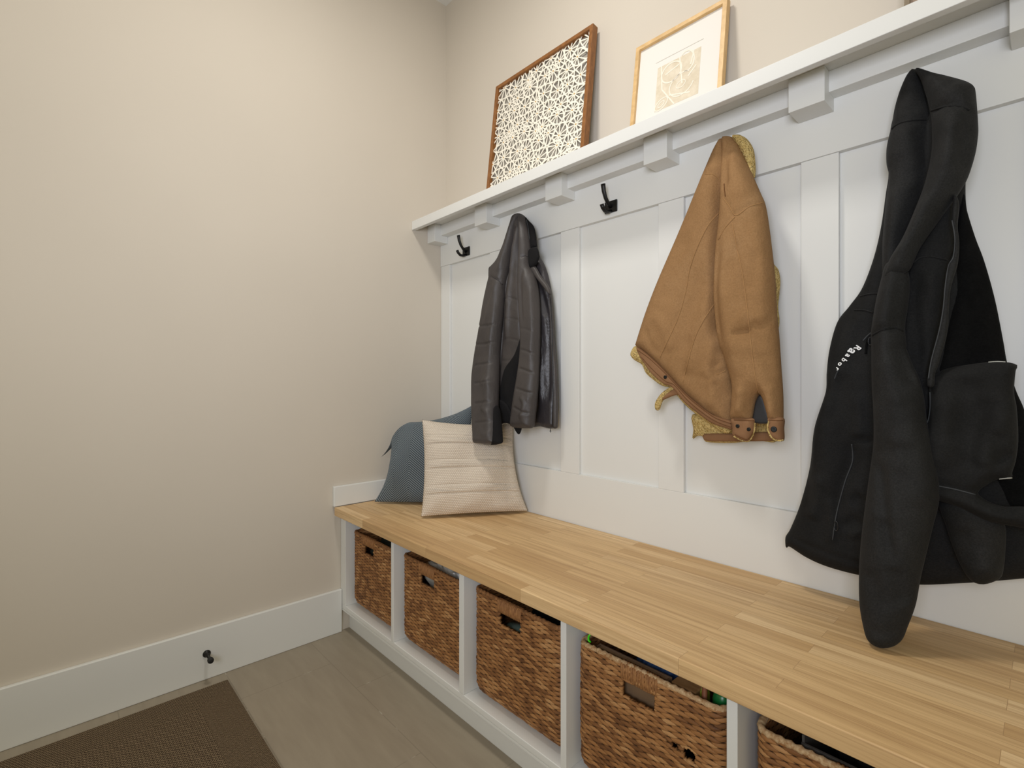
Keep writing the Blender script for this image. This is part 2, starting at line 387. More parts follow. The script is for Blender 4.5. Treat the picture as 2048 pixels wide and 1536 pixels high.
# ------------------------------------------------------------------ hooks
def hook(x, label):
    zc = 1.6415
    h = thing('coat_hook', (x, YR, zc), label, 'hook', 'black coat hooks on the top rail')
    MB().box((x-.025, YR-.006, zc-.0158), (x+.025, YR, zc+.024)).build('plate', BLACKMETAL, h, .0015)
    MB().tube([(x, YR-.004, zc+.002), (x, YR-.020, zc+.012), (x, YR-.034, zc+.028), (x, YR-.043, zc+.047), (x, YR-.046, zc+.062), (x, YR-.0475, zc+.070)],
              [.0055, .0055, .0055, .006, .0065, .0068], 12, 1.25, (1, 0, 0)).build('upper_prong', BLACKMETAL, h, smooth=True)
    MB().tube([(x, YR-.004, zc-.010), (x, YR-.022, zc-.018), (x, YR-.037, zc-.018), (x, YR-.049, zc-.009), (x, YR-.055, zc+.001)],
              [.0055, .0055, .0055, .0058, .006], 12, 1.25, (1, 0, 0)).build('lower_prong', BLACKMETAL, h, smooth=True)
hook(.211, 'black double coat hook, empty, nearest the room corner')
hook(1.0165, 'black double coat hook, empty, between the grey and tan jackets')

# ------------------------------------------------------------------ framed pictures
def boxframe(o, u, v, n, W, H, bar, th, name, mat, parent, bev=.001):
    mb = MB(); 
    def P(a, b, c): return o+u*a+v*b+n*c
    out = [(0, 0), (W, 0), (W, H), (0, H)]; inn = [(bar, bar), (W-bar, bar), (W-bar, H-bar), (bar, H-bar)]
    V = [P(a, b, 0) for a, b in out]+[P(a, b, 0) for a, b in inn]+[P(a, b, -th) for a, b in out]+[P(a, b, -th) for a, b in inn]
    Fc = []
    for i in range(4):
        j = (i+1) % 4
        Fc += [(i, j, j+4, i+4), (i+8, i+12, j+12, j+8), (i, i+8, j+8, j), (i+4, j+4, j+12, i+12)]
    return mb.add(V, Fc).build(name, mat, parent, bev)
def slab(o, u, v, n, a0, b0, a1, b1, c0, c1, mb=None):
    mb = mb or MB()
    q = [(a0, b0), (a1, b0), (a1, b1), (a0, b1)]
    V = [o+u*a+v*b+n*c0 for a, b in q]+[o+u*a+v*b+n*c1 for a, b in q]
    return mb.add(V, [(0, 1, 2, 3), (7, 6, 5, 4), (0, 4, 5, 1), (1, 5, 6, 2), (2, 6, 7, 3), (3, 7, 4, 0)])
def leaning(x0, yb, yt, zt):
    o = np.array((x0, yb, 1.7992)); v = np.array((0, yt-yb, zt-1.7992)); H = np.linalg.norm(v); v /= H
    u = np.array((1.0, 0, 0)); n = np.cross(u, v); return o, u, v, n, H
def ribbon(mb, o, u, v, n, p, q, w0, w1, c):
    p = np.array(p); q = np.array(q); d_ = q-p; L = np.linalg.norm(d_)
    if L < 1e-5: return
    d_ /= L; e = np.array((-d_[1], d_[0]))
    Q = [p+e*w0, p-e*w0, q-e*w1, q+e*w1]
    V = [o+u*a+v*b+n*(c) for a, b in Q]+[o+u*a+v*b+n*(c-.002) for a, b in Q]
    mb.add(V, [(0, 1, 2, 3), (7, 6, 5, 4), (0, 4, 5, 1), (1, 5, 6, 2), (2, 6, 7, 3), (3, 7, 4, 0)])
def disc(mb, o, u, v, n, c2, r, c, k=10):
    P = [o+u*(c2[0]+r*math.cos(2*math.pi*i/k))+v*(c2[1]+r*math.sin(2*math.pi*i/k)) for i in range(k)]
    mb.add([p+n*c for p in P]+[p+n*(c-.001) for p in P], [tuple(range(k))]+[(i, i+k, (i+1) % k+k, (i+1) % k) for i in range(k)])
o, u, v, n, H = leaning(.422, -.1015, -.0405, 2.3105); W = .521
fr = thing('framed_art', (.68, -.09, 1.7992), 'square walnut-framed white cut-paper lattice art leaning on the shelf', 'picture')
WALNUT = m_wood('walnut_frame_wood', lin(116, 74, 38), lin(150, 100, 54), (14, 40, 14))
boxframe(o, u, v, n, W, H, .015, .027, 'frame', WALNUT, fr)
slab(o, u, v, n, .012, .012, W-.012, H-.012, -.026, -.018).build('backing', plain('grey_backing_board', lin(158, 152, 142), .8), fr)
random.seed(4)
def clip(poly, c, nrm):
    out = []
    for i in range(len(poly)):
        a, b = poly[i], poly[(i+1) % len(poly)]; da = np.dot(a-c, nrm); db = np.dot(b-c, nrm)
        if da <= 0: out.append(a)
        if da*db < 0: out.append(a+(b-a)*da/(da-db))
    return out
cs = []; NX = 8
for i in range(NX):
    for j in range(NX):
        s_ = (W-.03)/NX
        cs.append(np.array((.015+(i+.5+(.25 if j % 2 else -.25))*s_+random.uniform(-.3, .3)*s_, .015+(j+.5)*s_+random.uniform(-.3, .3)*s_)))
lat = MB(); dots = MB()
lo, hi = .006, W-.006
for i, c in enumerate(cs):
    c = np.clip(c, lo+.012, hi-.012); cs[i] = c
for i, c in enumerate(cs):
    poly = [np.array((lo, lo)), np.array((hi, lo)), np.array((hi, H-.006)), np.array((lo, H-.006))]
    for j, q in enumerate(cs):
        if j != i and np.linalg.norm(q-c) < .2: poly = clip(poly, (c+q)/2, q-c)
        if not poly: break
    if len(poly) < 3: continue
    m_ = len(poly)
    rad = np.mean([np.linalg.norm(p-c) for p in poly])
    sm = []
    for k in range(m_):                                     # rounded cell outline
        a, b, d_ = poly[k-1], poly[k], poly[(k+1) % m_]
        for t in (0, .33, .66): 
            p = (1-t)**2*(a+b)/2+2*t*(1-t)*b+t*t*(b+d_)/2; sm.append(p)
    sm = [c+(p-c)*.97 for p in sm]
    for k in range(len(sm)): ribbon(lat, o, u, v, n, sm[k-1], sm[k], .0025, .0025, -.0085-random.random()*.0004)
    K = random.choice((9, 10, 11)); a0 = random.random()
    for k in range(K):
        th = a0+2*math.pi*k/K; dr = np.array((math.cos(th), math.sin(th))); r = .2
        for e in range(len(sm)):
            a, b = sm[e-1], sm[e]; M = np.array([[dr[0], a[0]-b[0]], [dr[1], a[1]-b[1]]])
            if abs(np.linalg.det(M)) < 1e-9: continue
            s1, s2 = np.linalg.solve(M, a-c)
            if s1 > 0 and -.001 <= s2 <= 1.001: r = min(r, s1)
        if r < .19: ribbon(lat, o, u, v, n, c+dr*.001, c+dr*r, .0016, .0028, -.0085-random.random()*.0004)
    disc(dots, o, u, v, n, c, .0030, -.0078)
lat.build('paper_lattice', plain('cream_cut_paper', lin(240, 234, 220), .8, .2), fr)
tag(dots.build('gold_centre', GOLD, fr), 'tiny gold centre dots', kind='stuff')

o, u, v, n, H = leaning(1.1116, -.0778, -.030, 2.1445); W = .3013
f2 = thing('framed_print', (1.26, -.07, 1.7992), 'pale gold-framed beige map print on white mat leaning on shelf', 'picture')
boxframe(o, u, v, n, W, H, .0135, .02, 'frame', m_wood('light_gold_oak_frame', lin(196, 160, 108), lin(222, 186, 132), (14, 40, 14)), f2)
slab(o, u, v, n, .010, .010, W-.010, H-.010, -.018, -.010).build('mat_board', plain('white_mat_board', lin(226, 222, 216), .7, .3), f2)
pr = MB(); lines = MB()
a0, b0, a1, b1 = .083, .094, .226, .242
slab(o, u, v, n, a0, b0, a1, b1, -.0105, -.0096, pr)
def m_print():
    m = NT('faded_beige_map_print', .8, None, .2); nn = m.noise(m.coord(), 30, 5, .7)
    m.base(m.ramp(nn, [(.35, lin(206, 193, 170)), (.7, lin(226, 216, 198))])); return m.m
pro = pr.build('map_print', m_print(), f2)
def arc(cx, cy, rx, ry, rot, s, e, wd):
    N = 30; P = []
    for k in range(N+1):
        t = math.radians(s+(e-s)*k/N); x, y = rx*math.cos(t), ry*math.sin(t)
        P.append((cx+x*math.cos(rot)-y*math.sin(rot), cy+x*math.sin(rot)+y*math.cos(rot)))
    for k in range(N): ribbon(lines, o, u, v, n, P[k], P[k+1], wd, wd, -.0088)
arc(.133, .205, .034, .032, .0, 0, 360, .0022); arc(.170, .150, .040, .036, .3, 40, 330, .0018)
arc(.168, .150, .015, .011, .3, 0, 360, .0013); arc(.182, .218, .024, .034, .2, -120, 120, .0022); arc(.105, .112, .024, .015, .6, 0, 360, .0016); arc(.105, .112, .012, .007, .6, 0, 360, .0014)
for p, q in [((.096, .242), (.104, .16)), ((.104, .16), (.150, .094)), ((.158, .242), (.172, .15)), ((.204, .242), (.196, .2)), ((.112, .205), (.160, .22)), ((.13, .13), (.2, .11)), ((.19, .165), (.214, .19))]:
    ribbon(lines, o, u, v, n, p, q, .0020, .0020, -.0089)
lines.build('path_line', plain('white_map_path', lin(234, 226, 212), .8, .2), pro)
PENCIL = plain('grey_pencil', lin(200, 194, 184), .9, .1)
for nm, p, q, wd in (('rule_line', (.074, .263), (.232, .263), .0004), ('caption', (.083, .0755), (.140, .0755), .0006), ('caption', (.178, .083), (.212, .083), .0006)):
    cap = MB(); ribbon(cap, o, u, v, n, p, q, wd, wd, -.0092); cap.build(nm, PENCIL, f2)

o, u, v, n, H = leaning(1.822, -.095, -.04, 2.22); W = .36
f3 = thing('picture_frame', (2.0, -.09, 1.7992), 'taupe picture frame, mostly out of view, at the right end of shelf', 'picture')
boxframe(o, u, v, n, W, H, .010, .022, 'frame', m_wood('taupe_frame_wood', lin(112, 100, 82), lin(140, 126, 106), (14, 40, 14)), f3)
slab(o, u, v, n, .008, .008, W-.008, H-.008, -.02, -.006).build('brown_mat', plain('brown_mat_board', lin(150, 130, 112), .8), f3)

# ------------------------------------------------------------------ cloth pieces
def conv(z, pts):
    ox, oy, s = z; return [(ox+x/s, oy+y/s) for x, y in pts]
Z3 = (900, 400, 3.0725); Z4 = (1240, 240, 2.3275); Z5 = (1540, 120, 2.4); Z6 = (1540, 680, 2.4)
def catmull(P, closed=True, sub=8):
    P = np.array(P, float); out = []; N = len(P)
    for i in range(N if closed else N-1):
        p1, p2 = P[i], P[(i+1) % N]
        if np.allclose(p1, p2): continue
        p0 = P[i-1] if (closed or i > 0) else p1; p3 = P[(i+2) % N] if (closed or i+2 < N) else p2
        for k in range(sub):
            t = k/sub
            m1, m2 = (p2-p0)/2, (p3-p1)/2
            L = np.linalg.norm(p2-p1)
            for mm in (m1, m2):
                q = np.linalg.norm(mm)
                if q > 1.2*L: mm *= 1.2*L/q
            h = (2*t**3-3*t*t+1)*p1+(t**3-2*t*t+t)*m1+(-2*t**3+3*t*t)*p2+(t**3-t*t)*m2
            out.append(h)
    if not closed: out.append(P[-1])
    return np.array(out)
def resample(P, step, closed=True):
    Q = np.vstack([P, P[:1]]) if closed else P
    L = np.r_[0, np.cumsum(np.linalg.norm(np.diff(Q, axis=0), axis=1))]
    n_ = max(int(L[-1]/step), 3); t = np.linspace(0, L[-1], n_+1)
    R = np.c_[np.interp(t, L, Q[:, 0]), np.interp(t, L, Q[:, 1])]
    return R[:-1] if closed else R
def segdist(X, A, closed=True, want_t=False, maxd=None):
    best = np.full(len(X), 1e9 if maxd is None else maxd); tt = np.zeros(len(X)); N = len(A); M = N if closed else N-1
    for c in range(0, M, 6):
        idx = range(c, min(c+6, M)); sel = None; Y = X
        if maxd is not None:
            pts = A[[k % N for k in range(c, min(c+6, M)+1)]]; lo = pts.min(0)-maxd; hi = pts.max(0)+maxd
            sel = np.nonzero((X[:, 0] > lo[0]) & (X[:, 0] < hi[0]) & (X[:, 1] > lo[1]) & (X[:, 1] < hi[1]))[0]
            if not len(sel): continue
            Y = X[sel]
        bb = best if sel is None else best[sel]; t2 = tt if sel is None else tt[sel]
        for i in idx:
            a, b = A[i], A[(i+1) % N]; ab = b-a; q = max(ab@ab, 1e-12)
            t = np.clip(((Y-a)@ab)/q, 0, 1); d_ = np.hypot(Y[:, 0]-a[0]-t*ab[0], Y[:, 1]-a[1]-t*ab[1])
            m = d_ < bb; bb[m] = d_[m]; t2[m] = (i+t[m])/M
        if sel is not None: best[sel] = bb; tt[sel] = t2
    return (best, tt) if want_t else best
def inside(X, A):
    x, y = X[:, 0], X[:, 1]; r = np.zeros(len(X), bool); N = len(A)
    for i in range(N):
        x1, y1 = A[i]; x2, y2 = A[i-1]
        if y1 == y2: continue
        c = ((y1 > y) != (y2 > y)) & (x < (x2-x1)*(y-y1)/(y2-y1)+x1); r ^= c
    return r
class Cloth:
    def __init__(s, name, mat, parent, outline, Y, T, R, Tb=None, folds=(), res=.008, wr=0, wsc=30, seed=0, hole=None, trim=None):
        s.Yd = Y if isinstance(Y, (list, tuple)) else [(0, Y), (3, Y)]
        s.zs = [a for a, b in s.Yd]; s.ys = [b for a, b in s.Yd]
        s.T, s.R = T, R; Tb = T*.5 if Tb is None else Tb
        P = np.array([s.un(x, y)[[0, 2]] for x, y in catmull(outline)])
        s.B = resample(P, res*.8)
        s.folds = []
        for f in folds:
            pts, amp, wd = f[:3]; tp = f[3] if len(f) > 3 else True
            q = catmull(pts, False, 5) if len(pts) > 2 else np.array(pts, float)
            s.folds.append((np.array([s.un(x, y, -.75*T)[[0, 2]] for x, y in q]), amp, wd, tp))
        rng = np.random.RandomState(seed+7); s.wr = wr
        s.wk = rng.normal(0, wsc, (10, 2)); s.wk[:, 1] *= .55; s.wp = rng.uniform(0, 6.28, 10)
        x0, z0 = s.B.min(0); x1, z1 = s.B.max(0); dz = res*.866
        G = []
        for j, z in enumerate(np.arange(z0+dz/2, z1, dz)):
            xs = np.arange(x0+(res/2 if j % 2 else 0), x1, res); G.append(np.c_[xs, np.full(len(xs), z)])
        G = np.vstack(G); G = G[inside(G, s.B)]; G = G[segdist(G, s.B, maxd=res*2) > res*1.35]
        tn = np.roll(s.B, -1, 0)-np.roll(s.B, 1, 0); tn /= np.linalg.norm(tn, axis=1)[:, None]+1e-9; nn = np.c_[-tn[:, 1], tn[:, 0]]
        if not inside(s.B+nn*1e-4, s.B).mean() > .5: nn = -nn
        for q_ in (.10, .38, .85):
            rg = s.B+nn*res*q_; rg = rg[inside(rg, s.B)]; rg = rg[segdist(rg, s.B, maxd=res*2) > res*q_*.93]; G = np.vstack([G, rg])
        A = np.vstack([s.B, G]); nb = len(s.B)
        r = delaunay_2d_cdt([Vector(p) for p in A], [(i, (i+1) % nb) for i in range(nb)], [], 1, 1e-7)
        V2 = np.array([tuple(p) for p in r[0]]); tri = np.array([tuple(t) for t in r[2]])
        cen = V2[tri].mean(1); tri = tri[inside(cen, s.B)]
        a, b, c = V2[tri[:, 0]], V2[tri[:, 1]], V2[tri[:, 2]]
        ar = (b[:, 0]-a[:, 0])*(c[:, 1]-a[:, 1])-(b[:, 1]-a[:, 1])*(c[:, 0]-a[:, 0])
        tri[ar < 0] = tri[ar < 0][:, ::-1]
        d_ = segdist(V2, s.B, maxd=.09); h = s.front(V2, d_)
        yb = s.Yat(V2[:, 1]); q = np.minimum(d_/R, 1); hb = Tb*np.sqrt(np.maximum(0, 1-(1-q)**2))
        fv = np.c_[V2[:, 0], yb-h, V2[:, 1]]; bv = np.c_[V2[:, 0], yb+hb, V2[:, 1]]
        edge = d_ < 1e-6; N = len(V2); bi = np.arange(N)+N; bi[edge] = np.nonzero(edge)[0]
        tb = bi[tri][:, ::-1]
        s.o = arr_mesh(name, np.vstack([fv, bv]), np.vstack([tri, tb]), mat, parent)
    def Yat(s, z): return np.interp(z, s.zs, s.ys)
    def un(s, x, y, dy=0):
        Yv = s.ys[0]
        for _ in range(6): p = onY(x, y, Yv+dy); Yv = float(s.Yat(p[2]))
        return onY(x, y, Yv+dy)
    def front(s, X, d_=None):
        if d_ is None: d_ = segdist(X, s.B, maxd=.09)
        q = np.minimum(d_/s.R, 1); h = s.T*np.sqrt(np.maximum(0, 1-(1-q)**2)); fade = np.clip(d_/.012, 0, 1)
        for P, amp, wd, tp in s.folds:
            e, t = segdist(X, P, False, True, maxd=3.2*wd)
            g = amp*np.exp(-(e/wd)**2)
            if tp: g = g*np.clip(np.minimum(t, 1-t)*5+.05, 0, 1)
            h = h+g*fade
        if s.wr:
            n_ = sum(np.sin(X@k+p+1.5*np.sin(X@k[::-1]*.6+p*2)) for k, p in zip(s.wk, s.wp))/5
            h = h+s.wr*n_*np.clip(d_/.03, 0, 1)
        return np.maximum(h, 0)
    def at(s, x, y, off=.001):
        Yv = s.ys[0]-s.T
        for _ in range(14):
            p = onY(x, y, Yv); X = np.array([[p[0], p[2]]]); h = float(s.front(X)[0]) if inside(X, s.B)[0] else 0; Yv = .4*Yv+.6*(float(s.Yat(p[2]))-h-off)
        return onY(x, y, Yv)
    def seam(s, name, pts, r, mat, sub=6, off=.0009, parent=None):
        q = catmull(pts, False, sub) if len(pts) > 2 else resample(np.array(pts, float), 5, False)
        P = [s.at(x, y, off) for x, y in q]
        o_ = MB().tube(P, r, 6, None, (0, 1, 0)).build(name, mat, parent or s.o, smooth=True)
        return o_
    def button(s, name, pt, r, mat, th=.003):
        p = s.at(*pt); return MB().lathe(p+np.array((0, .002, 0)), (0, -1, 0), [(0, r), (th*.7, r), (th, r*.7), (th*.8, r*.35)], 18).build(name, mat, s.o, smooth=True)

# ------------------------------------------------------------------ dark grey nylon jacket
g = thing('jacket', (.59, -.04, 1.66), 'charcoal grey quilted nylon jacket hanging over the cushions', 'jacket', 'jackets hung on the hooks')
def z3(*p): return conv(Z3, p)
lining = Cloth('lining_panel', NYLON_IN, g, z3((480,150),(520,200),(535,290),(548,340),(585,410),(613,510),(624,600),(638,800),(653,1000),(659,1200),(657,1398),(657,1398),(620,1405),(560,1392),(500,1385),(490,1000),(480,500)),
    [(.8, -.065), (1.7, -.06)], .022, .02, .012, [(z3((560,520),(600,700),(612,1000),(610,1250)), -.009, .008), (z3((545,600),(565,900),(570,1350)), .008, .014), (z3((500,420),(560,560),(590,720)), -.006, .008), (z3((560,560),(600,740),(620,860)), -.004, .005), (z3((580,1000),(572,1100),(575,1240)), .005, .009)], .006, .003, 40, 3)
back = Cloth('back_panel', NYLON, g, z3((398,110),(415,86),(432,84),(448,92),(470,120),(480,200),(488,290),(495,400),(530,520),(545,800),(545,1150),(520,1320),(440,1395),(385,1340),(330,1270),(300,1240),(290,1150),(300,800),(315,520),(300,400),(350,260)),
    [(.8, -.095), (1.45, -.085), (1.72, -.07)], .038, .035, .03,
    [(z3((405,150),(372,330),(352,480),(330,640),(318,900),(305,1150)), -.016, .010), (z3((425,150),(390,420),(372,620),(358,900)), .012, .012), (z3((440,120),(436,400),(440,700),(445,860)), -.018, .009),
     (z3((412,140),(385,380),(370,560)), -.006, .006), (z3((340,1180),(400,1000),(430,860)), -.004, .012)] + [(z3((335,y),(380,y-6),(430,y+4)), -.003, .003, False) for y in (612,735,860,990)], .0055, .0025, 42, 1)
side = Cloth('black_side_panel', KNITBLACK, g, z3((440,840),(448,870),(440,1000),(412,1160),(395,1270),(388,1350),(380,1370),(345,1345),(315,1265),(298,1245),(318,1130),(342,1035),(400,950)),
    -.13, .010, .01, .006, [(z3((420,950),(370,1100),(340,1230)), .006, .02)], .006, .002, 40, 5)
tag(side.o, 'matt black knit panel under the sleeve')
lower = Cloth('hem_panel', KNITBLACK, g, z3((292,1235),(345,1250),(388,1330),(420,1370),(440,1395),(425,1440),(405,1420),(385,1385),(340,1370),(305,1375)), -.145, .006, .008, .006, (), .006)
qy = [(775,765),(890,870),(1015,990),(1125,1100),(1250,1225),(1370,1345)]
under = Cloth('far_shoulder', NYLON_IN, g, z3((300,365),(268,395),(248,412),(243,432),(244,505),(258,480),(265,430),(300,380)), -.075, .012, .01, .01, (), .006)
slv = Cloth('sleeve', NYLON, g, z3((430,82),(412,98),(395,135),(370,215),(345,295),(300,372),(272,405),(262,440),(256,480),(244,525),(215,680),(185,850),(160,1000),(151,1100),(152,1300),(160,1494),(160,1494),(235,1499),(286,1490),(286,1490),(286,1270),(290,1150),(296,950),(318,700),(332,540),(352,440),(376,320),(400,210),(424,120)),
    [(.78, -.238), (.95, -.185), (1.15, -.138), (1.5, -.115), (1.72, -.088)], .032, .024, .026,
    [(z3((162-0,a),(225,(a+b)/2+4),(292,b)), -.0045, .0040, False) for a, b in qy] + [(z3((300,560),(270,800),(240,1050),(225,1400)), .007, .02), (z3((310,540),(300,700),(285,900)), -.008, .007), (z3((190,1130),(240,1110),(270,1180)), .006, .012), (z3((200,1270),(240,1300),(265,1350)), .006, .010), (z3((180,1400),(215,1440),(260,1420)), .004, .010),
     (z3((400,130),(350,300),(300,440)), .006, .014), (z3((262,474),(292,488),(326,524)), -.004, .0045, False), (z3((285,500),(265,620),(225,760)), .005, .012)], .0048, .003, 38, 4)
slv_in = Cloth('sleeve_inner_strip', KNITBLACK, g, z3((282,1265),(300,1300),(312,1420),(316,1496),(316,1496),(300,1500),(262,1505),(205,1500),(270,1488)), [(.75, -.240), (.95, -.190)], .024, .02, .02, (), .006)
slv2 = Cloth('sleeve', NYLON, g, z3((436,100),(452,96),(466,118),(478,190),(488,290),(492,400),(522,480),(542,600),(547,800),(540,1050),(533,1180),(512,1385),(500,1403),(500,1403),(430,1402),(390,1392),(386,1345),(410,1180),(438,1000),(447,850),(438,700),(430,560),(432,420),(438,250)),
    [(.85, -.150), (1.2, -.128), (1.6, -.105), (1.72, -.088)], .034, .034, .026,
    [(z3((445,920),(480,930),(540,965)), -.0045, .004, False), (z3((436,1035),(480,1052),(536,1088)), -.005, .004, False), (z3((418,1160),(470,1178),(532,1206)), -.005, .004, False), (z3((405,1275),(450,1300),(520,1325)), -.0045, .004, False), (z3((445,790),(490,800),(545,830)), -.002, .004, False),
     (z3((450,420),(440,560),(450,760)), -.007, .008), (z3((500,520),(515,760),(500,1000)), .007, .014), (z3((520,700),(525,900),(520,1150)), -.006, .007), (z3((445,1200),(465,1260),(440,1350)), .008, .010), (z3((440,350),(455,340),(482,342)), -.004, .004, False), (z3((475,1200),(495,1270),(480,1340)), .006, .009), (z3((460,130),(462,260),(460,420)), .005, .01)], .0048, .003, 38, 6)
collar = Cloth('collar', KNITBLACK, g, z3((458,104),(485,130),(508,155),(522,200),(530,285),(530,285),(490,300),(484,230),(474,160)), -.092, .008, .012, .012, (), .005)
tag(collar.o, 'black fleece inner collar')
collar2 = Cloth('collar', KNITBLACK, g, z3((488,305),(530,292),(546,340),(542,365),(522,402),(492,416),(484,360)), -.112, .009, .014, .012, (), .005)
pl = Cloth('placket', NYLON, g, z3((492,416),(520,404),(560,470),(600,520),(617,560),(614,580),(575,535),(525,470)), -.105, .010, .008, .008, (), .005)
fl = Cloth('front_edge', NYLON, g, z3((612,540),(624,600),(638,790),(640,860),(652,1000),(660,1200),(659,1398),(638,1400),(636,1200),(628,1010),(622,860),(618,700)), [(.8, -.082), (1.7, -.075)], .012, .01, .008, [(z3((640,860),(640,1000),(646,1200),(645,1380)), -.004, .004)], .005, .003, 60, 8)
fl.seam('zipper', z3((616,590),(628,800),(630,960),(634,1150),(628,1390)), .0022, ZIPM, off=0)
p_ = fl.at(*z3((618,1402))[0])
MB().tube([p_, p_+np.array((0, 0, -.006)), p_+np.array((.002, 0, -.012)), p_+np.array((0, 0, -.016)), p_+np.array((-.003, 0, -.012)), p_+np.array((-.001, 0, -.006))], .0011, 6).build('zip_pull', ZIPM, fl.o, smooth=True)
slv.seam('shoulder_seam', z3((262,474),(292,488),(324,520)), .0016, NYLON_IN)
collar.seam('collar_piping', z3((470,122),(480,170),(487,230),(491,296),(525,290)), .0014, PIPE)
slv2.seam('shoulder_seam', z3((440,352),(455,342),(476,344)), .0014, NYLON_IN)

# ------------------------------------------------------------------ brown canvas jacket
t = thing('jacket', (1.42, -.04, 1.66), 'brown canvas work jacket with mustard fleece collar and lining', 'jacket', 'jackets hung on the hooks')
def z4(*p): return conv(Z4, p)
inner = Cloth('fleece_lining', FLEECE, t, z4((340,1370),(338,1400),(345,1440),(340,1485),(360,1470),(390,1475),(400,1498),(520,1503),(640,1492),(735,1490),(735,1340),(600,1330),(450,1350)), -.065, .02, .02, .015, (), .008, .003, 60, 2)
hem2 = Cloth('front_hem_band', CANVAS_D, t, z4((392,1462),(520,1458),(700,1452),(720,1470),(715,1492),(520,1496),(400,1492)), -.085, .008, .006, .006, (), .007)
edge = Cloth('fleece_front_edge', FLEECE, t, z4((690,640),(716,672),(735,695),(744,750),(738,820),(734,870),(740,930),(735,972),(722,985),(700,900)), -.07, .02, .016, .02, (), .007, .003, 70, 3)
col = Cloth('fleece_collar', FLEECE, t, z4((522,80),(540,70),(565,72),(595,92),(618,130),(627,180),(629,240),(624,272),(612,268),(596,225),(560,140)), -.085, .022, .02, .02, (), .006, .003, 80, 4)
hemf = Cloth('fleece_hem', FLEECE, t, z4((76,1052),(60,1068),(52,1095),(70,1118),(105,1140),(125,1180),(165,1215),(200,1238),(240,1250),(300,1320),(360,1372),(430,1420),(490,1458),(516,1455),(524,1430),(480,1400),(380,1340),(280,1250),(180,1150),(110,1075)), -.098, .014, .012, .012, (), .007, .003, 80, 5)
tab = Cloth('hem_tab', FLEECE, t, z4((282,1228),(255,1232),(205,1262),(178,1292),(164,1322),(168,1350),(184,1348),(196,1312),(215,1295),(245,1278),(282,1262)), -.115, .008, .007, .007, (), .006)
tab2 = Cloth('hem_tab', CANVAS_D, t, z4((284,1245),(255,1250),(218,1275),(195,1300),(205,1302),(245,1285),(284,1272)), -.122, .006, .005, .004, (), .006)
tb = Cloth('back_panel', CANVAS, t, z4((478,86),(462,105),(440,145),(418,195),(395,250),(360,335),(300,480),(240,620),(180,760),(125,905),(78,1052),(78,1052),(120,1085),(175,1135),(240,1205),(300,1270),(360,1322),(430,1378),(525,1425),(545,1360),(530,1200),(520,1000),(520,700),(540,400),(540,200),(510,110)),
    [(.85, -.10), (1.3, -.095), (1.72, -.08)], .040, .045, .035,
    [(z4((478,200),(468,420),(452,600),(444,800),(450,960),(480,1110)), -.028, .014), (z4((440,200),(400,420),(340,700)), .008, .03), (z4((400,700),(330,900),(280,1100)), -.008, .03), (z4((430,860),(380,980),(320,1180)), .008, .025), (z4((480,1000),(430,1080),(400,1200)), .009, .018), (z4((397,252),(430,252),(458,270),(466,288)), -.003, .005, False), (z4((300,520),(260,700),(200,860)), -.006, .025), (z4((160,900),(220,980),(250,1080)), .006, .018), (z4((330,1000),(300,1120),(310,1220)), -.006, .014), (z4((420,1150),(440,1260),(420,1340)), .006, .014), (z4((440,1220),(480,1270),(510,1290)), -.006, .010), (z4((120,960),(150,1050),(200,1090)), -.004, .01),
     (z4((466,430),(410,490),(360,590),(325,690),(305,800),(270,920),(215,1040),(185,1105)), -.0025, .004), (z4((440,855),(390,930),(350,1010),(320,1110),(292,1220)), -.0025, .004), (z4((470,1110),(445,1150),(450,1180),(490,1165)), -.006, .008)], .0065, .0025, 22, 1)
hb = Cloth('hem_band', CANVAS_D, t, z4((78,1058),(120,1085),(175,1135),(240,1205),(300,1270),(360,1322),(430,1372),(524,1405),(522,1440),(500,1436),(430,1412),(360,1362),(300,1312),(245,1245),(205,1228),(150,1182),(112,1130),(92,1098)), [(.85, -.136), (1.2, -.128)], .008, .006, .02, (), .006)
tag(hb.o, 'darker canvas hem band with snap')
hb.button('snap', z4((210,1197))[0], .0052, BLACKMETAL)
for q in [((80,1070),(130,1105),(190,1160),(250,1222),(310,1285),(370,1335),(440,1385),(522,1415)), ((100,1105),(150,1160),(210,1215),(250,1232),(310,1300),(370,1352),(440,1400),(515,1430))]:
    hb.seam('stitch_line', z4(*q), .0008, THREAD_D)
